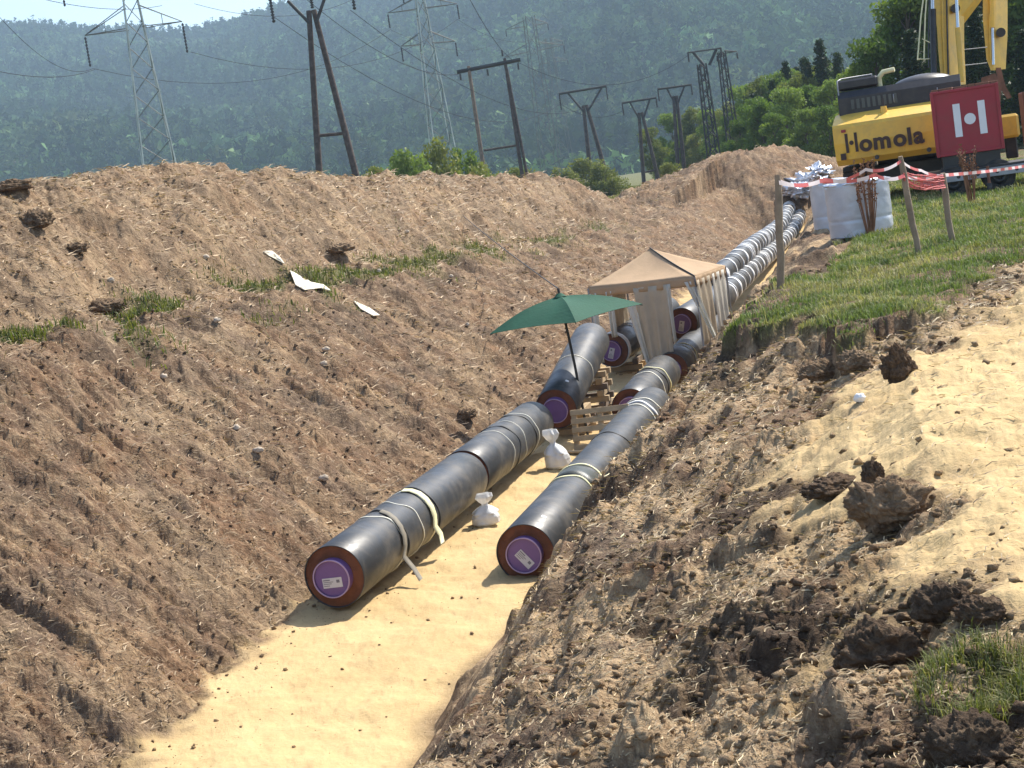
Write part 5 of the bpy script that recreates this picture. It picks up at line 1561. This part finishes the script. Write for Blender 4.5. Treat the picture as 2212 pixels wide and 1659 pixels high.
    st = thing('steel_stand', 'dark stand carrying the red container at the right edge', 'stand', (c2.x, c2.y, g2))
    MB().box(Vector((c2.x, c2.y, c3.location.z - .08)), (1.3, 1.5, .15), M, .01).build('top_frame', M_BLACK, st)
    for sx in (-1, 1):
        for sy in (-1, 1):
            q = Vector((c2.x, c2.y, 0)) + M @ Vector((sx * .58, sy * .68, 0))
            MB().tube([(q.x, q.y, g2 - .05), (q.x, q.y, c3.location.z - .15)], .06, 8).build('leg', M_BLACK, st)
container()

# ------------------------------------------------------------------ clods, rags, stones
CL = 'big earth clods on the near bank'
def clod(label, px, py, rx, rz, seed, mat=M_CLOD, zref=-2.0, group=CL, ry=None, rough=.26, sink=.3):
    b = hit(px, py, 3.2)
    gz = b.z
    V, F = lumpmesh((0, 0, rz * (1 - sink) * (.7 if group == CL else .25)), rx, ry or rx * .85, rz, seed, 110, 70, rough, 1.5)
    u = V / np.array([rx, rx, rz])
    g = 1 + .14 * (lumps(u[:, 0] * 2.1 + u[:, 2] * 1.3 + seed, u[:, 1] * 2.1 - u[:, 2] * 1.3, seed + 2, .5) + .6 * lumps(u[:, 0] * 5 + u[:, 2] * 3, u[:, 1] * 5 - u[:, 2] * 4, seed + 4, .6)) + .07 * (fbm(u[:, 0] * 5 + u[:, 2] * 4, u[:, 1] * 5 - u[:, 2] * 4, 4, seed + 6, .6))
    V = V * g[:, None]
    V = np.where((V[:, 2] < -.05)[:, None], V * np.array([1, 1, .4]), V)
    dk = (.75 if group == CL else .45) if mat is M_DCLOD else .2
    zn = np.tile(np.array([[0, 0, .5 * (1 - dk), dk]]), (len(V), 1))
    o = mesh_np('earth_clod', V, F, M_EARTH, None, True, attrs={'zone': zn})
    o.location = (b.x, b.y, gz)
    return tag(o, label, 'clod', group)
clod('largest brown clod on the near bank at the edge of the pale sand', 1925, 1125, .17, .13, 11)
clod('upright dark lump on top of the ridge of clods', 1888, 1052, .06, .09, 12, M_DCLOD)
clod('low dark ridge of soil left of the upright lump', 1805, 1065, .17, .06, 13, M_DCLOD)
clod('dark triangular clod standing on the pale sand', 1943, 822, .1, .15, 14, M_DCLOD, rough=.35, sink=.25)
clod('clod at the foot of the turf edge near the pale stone', 1850, 800, .16, .1, 15)
clod('brown clod left of the pale stone', 1770, 825, .17, .1, 16)
clod('dark clod at the lower right among grass tufts', 2040, 1330, .1, .08, 17, M_DCLOD)
clod('dark clod near the right edge of the photo', 2120, 1345, .09, .06, 18, M_DCLOD)
clod('large crumbling clod at the bottom right corner', 2090, 1640, .11, .08, 19, M_DCLOD)
clod('clod toned dark for shade just left of the green grass patch', 1900, 1440, .15, .1, 20, M_DCLOD)  # dark soil tone stands in for the shade of a hollow
SP = 'big earth lumps on the spoil bank'  # on the darker lumps the soil tone stands in for shadows in hollows
clod('lump toned dark like a shadowed hollow high on the left of the spoil bank', 78, 488, .34, .24, 31, M_DCLOD, 0.3, SP)
clod('lump toned dark like a shadowed hollow in the middle left of the spoil bank', 222, 672, .38, .2, 32, M_DCLOD, -1.2, SP)
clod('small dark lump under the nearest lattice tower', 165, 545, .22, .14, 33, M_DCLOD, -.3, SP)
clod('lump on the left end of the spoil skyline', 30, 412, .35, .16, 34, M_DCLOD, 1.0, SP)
clod('brown lump right of the pale sheet', 735, 545, .36, .15, 35, M_CLOD, -.6, SP)
clod('brown lump at the foot of the spoil slope', 1010, 905, .18, .12, 36, M_DCLOD, -4.5, SP)

def rag(label, pts, zref, seed, mat=M_RAG):
    C = []
    for px, py in pts:
        C.append(hit(px, py, 14))
    n = len(C); cen = sum(C, Vector()) / n
    V = [cen + Vector((0, 0, .1))]; F = []
    rg = random.Random(seed); k = 5
    for i in range(k):
        f = (i + 1) / k
        for p in C:
            q = cen.lerp(p, f); V.append(Vector((q.x, q.y, max(tz(q.x, q.y), q.z) + .05 + rg.uniform(0, .05) * (1.2 - f))))
    for j in range(n): F.append((0, 1 + j, 1 + (j + 1) % n))
    for i in range(k - 1):
        for j in range(n):
            F.append((1 + i * n + j, 1 + i * n + (j + 1) % n, 1 + (i + 1) * n + (j + 1) % n, 1 + (i + 1) * n + j))
    mb = MB(); mb.add(V, F, False); o = mb.build('torn_sheet', mat)
    o.modifiers.new('thick', 'SOLIDIFY').thickness = .02
    tag(o, label, 'sheet', 'pale torn sheets on the spoil bank')
rag('larger pale torn sheet lying on the spoil bank by the green tufts', [(628, 592), (640, 595), (655, 612), (700, 622), (718, 634), (695, 634), (660, 632), (640, 622)], -1.5, 1)
rag('smaller pale torn sheet above the larger one', [(570, 548), (590, 552), (606, 562), (616, 574), (600, 572), (582, 560)], -1.2, 2)
rag('pale sheet strip lying below the larger sheet', [(765, 655), (800, 672), (822, 690), (808, 690), (780, 672)], -2.5, 3)
rg = random.Random(12)
for px, py in [(66, 300), (470, 700), (705, 760), (700, 1040), (512, 930), (1010, 705), (820, 590), (355, 820), (560, 980), (445, 560), (880, 505), (240, 610), (700, 795), (1150, 700), (975, 600)][1:]:
    b = hit(px, py, 14)
    V, F = lumpmesh((0, 0, .04), rg.uniform(.05, .09), .06, .05, px, 18, 12, .35, 2)
    o = mesh_np('pale_stone', V, F, M_STONE, None, False); o.location = (b.x, b.y, tz(b.x, b.y))
    tag(o, 'small pale stone lying on the brown soil slope', 'stone', 'small pale stones on the soil slope')
b = hit(1858, 868)
V, F = lumpmesh((0, 0, .02), .045, .04, .035, 77, 20, 14, .2, 2)
o = mesh_np('white_stone', V, F, M_WHITE, None, True); o.location = (b.x, b.y, tz(b.x, b.y)); tag(o, 'small bright white stone among the clods below the turf edge', 'stone')

# ------------------------------------------------------------------ loose crumbs, straw and grass (uncountable)
def scatter(n, region, seed, tmax=None):
    """random ground points by (tan azimuth, distance) so that density falls with distance"""
    rng = np.random.default_rng(seed)
    (u0, u1), (y0, y1) = region
    u = rng.uniform(u0, u1, n); y = np.exp(rng.uniform(math.log(y0), math.log(y1), n)); x = u * y
    return x, y, rng

def crumbs(name, label, n, region, seed, cond, size, mat):
    x, y, rng = scatter(n, region, seed)
    z, sand, green, pale, dark, floor, left, turf = terrain(x, y)
    q = x + 8.16 - AX * y
    k = cond(q, y, sand, green, left, floor, turf, rng)
    x, y, z = x[k], y[k], z[k]; n = len(x)
    s = size[0] + (size[1] - size[0]) * rng.random(n) ** 8
    s = s * np.clip(y / 20, .5, 1.3)
    D = np.array([(1, 0, 0), (-.5, .87, 0), (-.5, -.87, 0), (.5, .5, .75), (-.7, .1, .7), (.2, -.7, .7), (.0, .0, -.5)], float)
    T = np.array([(0, 1, 3), (1, 4, 3), (1, 2, 4), (2, 5, 4), (2, 0, 5), (0, 3, 5), (3, 4, 5), (1, 0, 6), (2, 1, 6), (0, 2, 6)])
    V = D[None] * (1 + .45 * rng.standard_normal((n, 7, 3)) * .6) * s[:, None, None]
    a = rng.uniform(0, 6.28, n); c_, s_ = np.cos(a), np.sin(a)
    V = np.stack([V[..., 0] * c_[:, None] - V[..., 1] * s_[:, None], V[..., 0] * s_[:, None] + V[..., 1] * c_[:, None], V[..., 2]], -1)
    V += np.stack([x, y, z], 1)[:, None]
    F = (T[None] + (np.arange(n) * 7)[:, None, None]).reshape(-1, 3)
    zn = np.repeat(np.stack([sand[k] * .3, green[k] * 0, pale[k], dark[k] * .6], 1), 7, 0)
    o = mesh_np(name, V.reshape(-1, 3), F, M_EARTH, attrs={'zone': zn})
    tag(o, label, 'soil crumbs', kind='stuff')

crumbs('soil_crumbs', 'loose soil crumbs lying on the near bank', 48000, ((-.16, .4), (3.5, 24)), 1, lambda q, y, sa, gr, le, fl, tu, r: (q > 5.0) & (tu < .5) & (r.random(len(q)) < np.where(sa > .5, .04, 1)), (.006, .075), M_CLOD)
crumbs('soil_crumbs', 'loose soil crumbs on the spoil bank and trench slope', 70000, ((-.4, .22), (14, 110)), 2, lambda q, y, sa, gr, le, fl, tu, r: (le > .5) & (q > -13), (.005, .038), M_CLOD)
crumbs('soil_crumbs', 'small crumbs fallen onto the sand bed', 26000, ((-.35, .2), (9, 60)), 3, lambda q, y, sa, gr, le, fl, tu, r: (fl > .5) & (r.random(len(q)) < np.exp(-np.clip(q + .5, 0, 9) * 2.2) + .05), (.008, .045), M_CLOD)

def blades(name, label, cat, x, y, z, rng, hgt, wid, lean, col, jitter, mat, flatlie=False):
    n = len(x)
    a = rng.uniform(0, 6.28, n); h = hgt * rng.uniform(.45, 1.25, n); w_ = wid * rng.uniform(.7, 1.3, n)
    dx, dy = np.cos(a), np.sin(a); px_, py_ = -dy, dx
    ln = lean * rng.uniform(.2, 1.3, n)
    P = np.stack([x, y, z], 1)
    up = np.stack([dx * ln * .35, dy * ln * .35, np.ones(n) * .6], 1) * h[:, None]
    up2 = np.stack([dx * ln, dy * ln, np.ones(n) * (1 - .3 * ln)], 1) * h[:, None]
    if flatlie:
        tl = rng.uniform(-.15, .55, n)
        up = np.stack([dx, dy, tl], 1) * (h * .5)[:, None] + np.stack([px_, py_, np.abs(px_) * .2], 1) * (h * .12 * rng.standard_normal(n))[:, None]
        up2 = np.stack([dx, dy, tl * .5], 1) * h[:, None]
    side = np.stack([px_, py_, np.zeros(n)], 1) * (w_ / 2)[:, None]
    if flatlie: side = side + np.array([0, 0, 1])[None] * (w_ * .35)[:, None]
    V = np.stack([P - side, P + side, P + up + side * .8, P + up - side * .8, P + up2], 1)
    b = (np.arange(n) * 5)[:, None]
    F = np.concatenate([b + np.array([0, 1, 2]), b + np.array([0, 2, 3]), b + np.array([3, 2, 4])], 0)
    c = col * (1 + jitter * rng.standard_normal(n))[:, None]
    tint = np.repeat(np.concatenate([np.clip(c, .01, .8), np.ones((n, 1))], 1), 5, 0)
    o = mesh_np(name, V.reshape(-1, 3), F, mat, attrs={'tint': tint})
    tag(o, label, cat, kind='stuff')

# turf grass
x, y, rng = scatter(420000, ((.1, .42), (13, 60)), 11)
T = terrain(x, y); k = (T[7] > .5) & (rng.random(len(x)) < np.where(T[2] > .5, 1, .2)); x, y, z = x[k], y[k], T[0][k]
m = fbm(x * .7, y * .7, 4, 301) + .25 * rng.standard_normal(len(x))
dry = .8 * sstep(-.15, .55, m)[:, None]; col = np.array([.15, .20, .06]) * (1 - dry) + np.array([.42, .36, .19]) * dry
blades('turf_grass', 'green grass with dry stems beside the taped stakes', 'grass', x, y, z, rng, .07 * np.clip(y / 18, .9, 1.7) * (.6 + .8 * np.clip(.5 + fbm(x * 1.6, y * 1.6, 2, 77), 0, 1)), .007 * np.clip(y / 16, 1, 2.6), .9, col, .25, M_GRASS)
# taller sparse stems
k = rng.random(len(x)) < .008
blades('tall_grass', 'tall pale grass stems standing in the turf', 'grass', x[k], y[k], z[k], rng, .22, .008, .5, np.array([.36, .31, .18])[None].repeat(k.sum(), 0), .2, M_GRASS)
# tufts on the bench of the spoil bank, on the near patch
x, y, rng = scatter(420000, ((-.4, .15), (20, 85)), 12)
T = terrain(x, y); k = (T[6] > .4) & (rng.random(len(x)) < T[2] * .9); x, y, z = x[k], y[k], T[0][k]
m = rng.random(len(x))[:, None]
blades('grass_tufts', 'green grass tufts along the ledge of the spoil bank', 'grass', x, y, z, rng, .2, .022, .8, np.array([.085, .12, .025]) * (1 - m * .5) + np.array([.3, .25, .1]) * m * .5, .3, M_GRASS)
x, y, rng = scatter(160000, ((.1, .42), (3.8, 9)), 13)
T = terrain(x, y); k = (T[7] < .5) & (rng.random(len(x)) < T[2]); x, y, z = x[k], y[k], T[0][k]
m = rng.random(len(x))[:, None]
blades('grass_tufts', 'green grass tufts on the near bank at the lower right', 'grass', x, y, z, rng, .075, .004, .9, np.array([.10, .13, .03]) * (1 - m * .6) + np.array([.38, .32, .15]) * m * .6, .3, M_GRASS)
# straw and root fibres
x, y, rng = scatter(240000, ((-.4, .22), (14, 110)), 14)
T = terrain(x, y); q = x + 8.16 - AX * y; k = (T[6] > .5) & (q > -13) & (rng.random(len(x)) < np.where(q > -6, .13, .35) + .6 * T[3]); x, y, z = x[k], y[k], T[0][k] + .015
m = rng.random(len(x))[:, None]
blades('straw_fibres', 'pale straw and roots strewn over the spoil bank', 'straw', x, y, z, rng, .2 * np.clip(y / 32, .6, 1.8), .016 * np.clip(y / 32, .6, 2), .5, np.array([.20, .13, .08]) * (1 - m) + np.array([.56, .42, .26]) * m, .2, M_STRAW, True)
x, y, rng = scatter(70000, ((-.16, .42), (3.5, 22)), 15)
T = terrain(x, y); q = x + 8.16 - AX * y; k = (q > 4.8) & (T[7] < .5) & (rng.random(len(x)) < np.where(T[1] > .5, .10, .45 + .55 * T[3])); x, y, z = x[k], y[k], T[0][k] + .006
m = rng.random(len(x))[:, None]
blades('straw_fibres', 'pale straw and roots strewn over the near bank', 'straw', x, y, z, rng, .085 * np.clip(y / 9, .7, 1.6) * .8, .0055 * np.clip(y / 9, .7, 2), .5, np.array([.16, .11, .065]) * (1 - m) + np.array([.62, .49, .30]) * m, .2, M_STRAW, True)
# meadow grass in the dip
x, y, rng = scatter(90000, ((-.02, .2), (100, 260)), 16)
T = terrain(x, y); k = T[2] > .5; x, y, z = x[k], y[k], T[0][k]
m = np.clip(.5 + fbm(x * .1, y * .1, 3, 5), 0, 1)[:, None]
blades('meadow_grass', 'yellow green meadow grass in the dip behind the bank', 'grass', x, y, z, rng, .5, .09, .6, np.array([.12, .14, .035]) * (1 - m) + np.array([.36, .31, .13]) * m, .2, M_GRASS)

# ------------------------------------------------------------------ haze
hz = MB(); hz.box((0, 1250, 178), (5000, 3300, 500))
ho = hz.build('haze', M_HILL)
hm = bpy.data.materials.new('haze'); hm.use_nodes = True
t = hm.node_tree; t.nodes.clear()
out = t.nodes.new('ShaderNodeOutputMaterial'); pv = t.nodes.new('ShaderNodeVolumePrincipled')
pv.inputs['Color'].default_value = (.60, .80, 1.0, 1)
pv.inputs['Density'].default_value = .00021
pv.inputs['Anisotropy'].default_value = 0.0
t.links.new(pv.outputs[0], out.inputs['Volume'])
ho.data.materials.clear(); ho.data.materials.append(hm)
tag(ho, 'pale blue haze in the air over the valley', 'haze', kind='stuff')
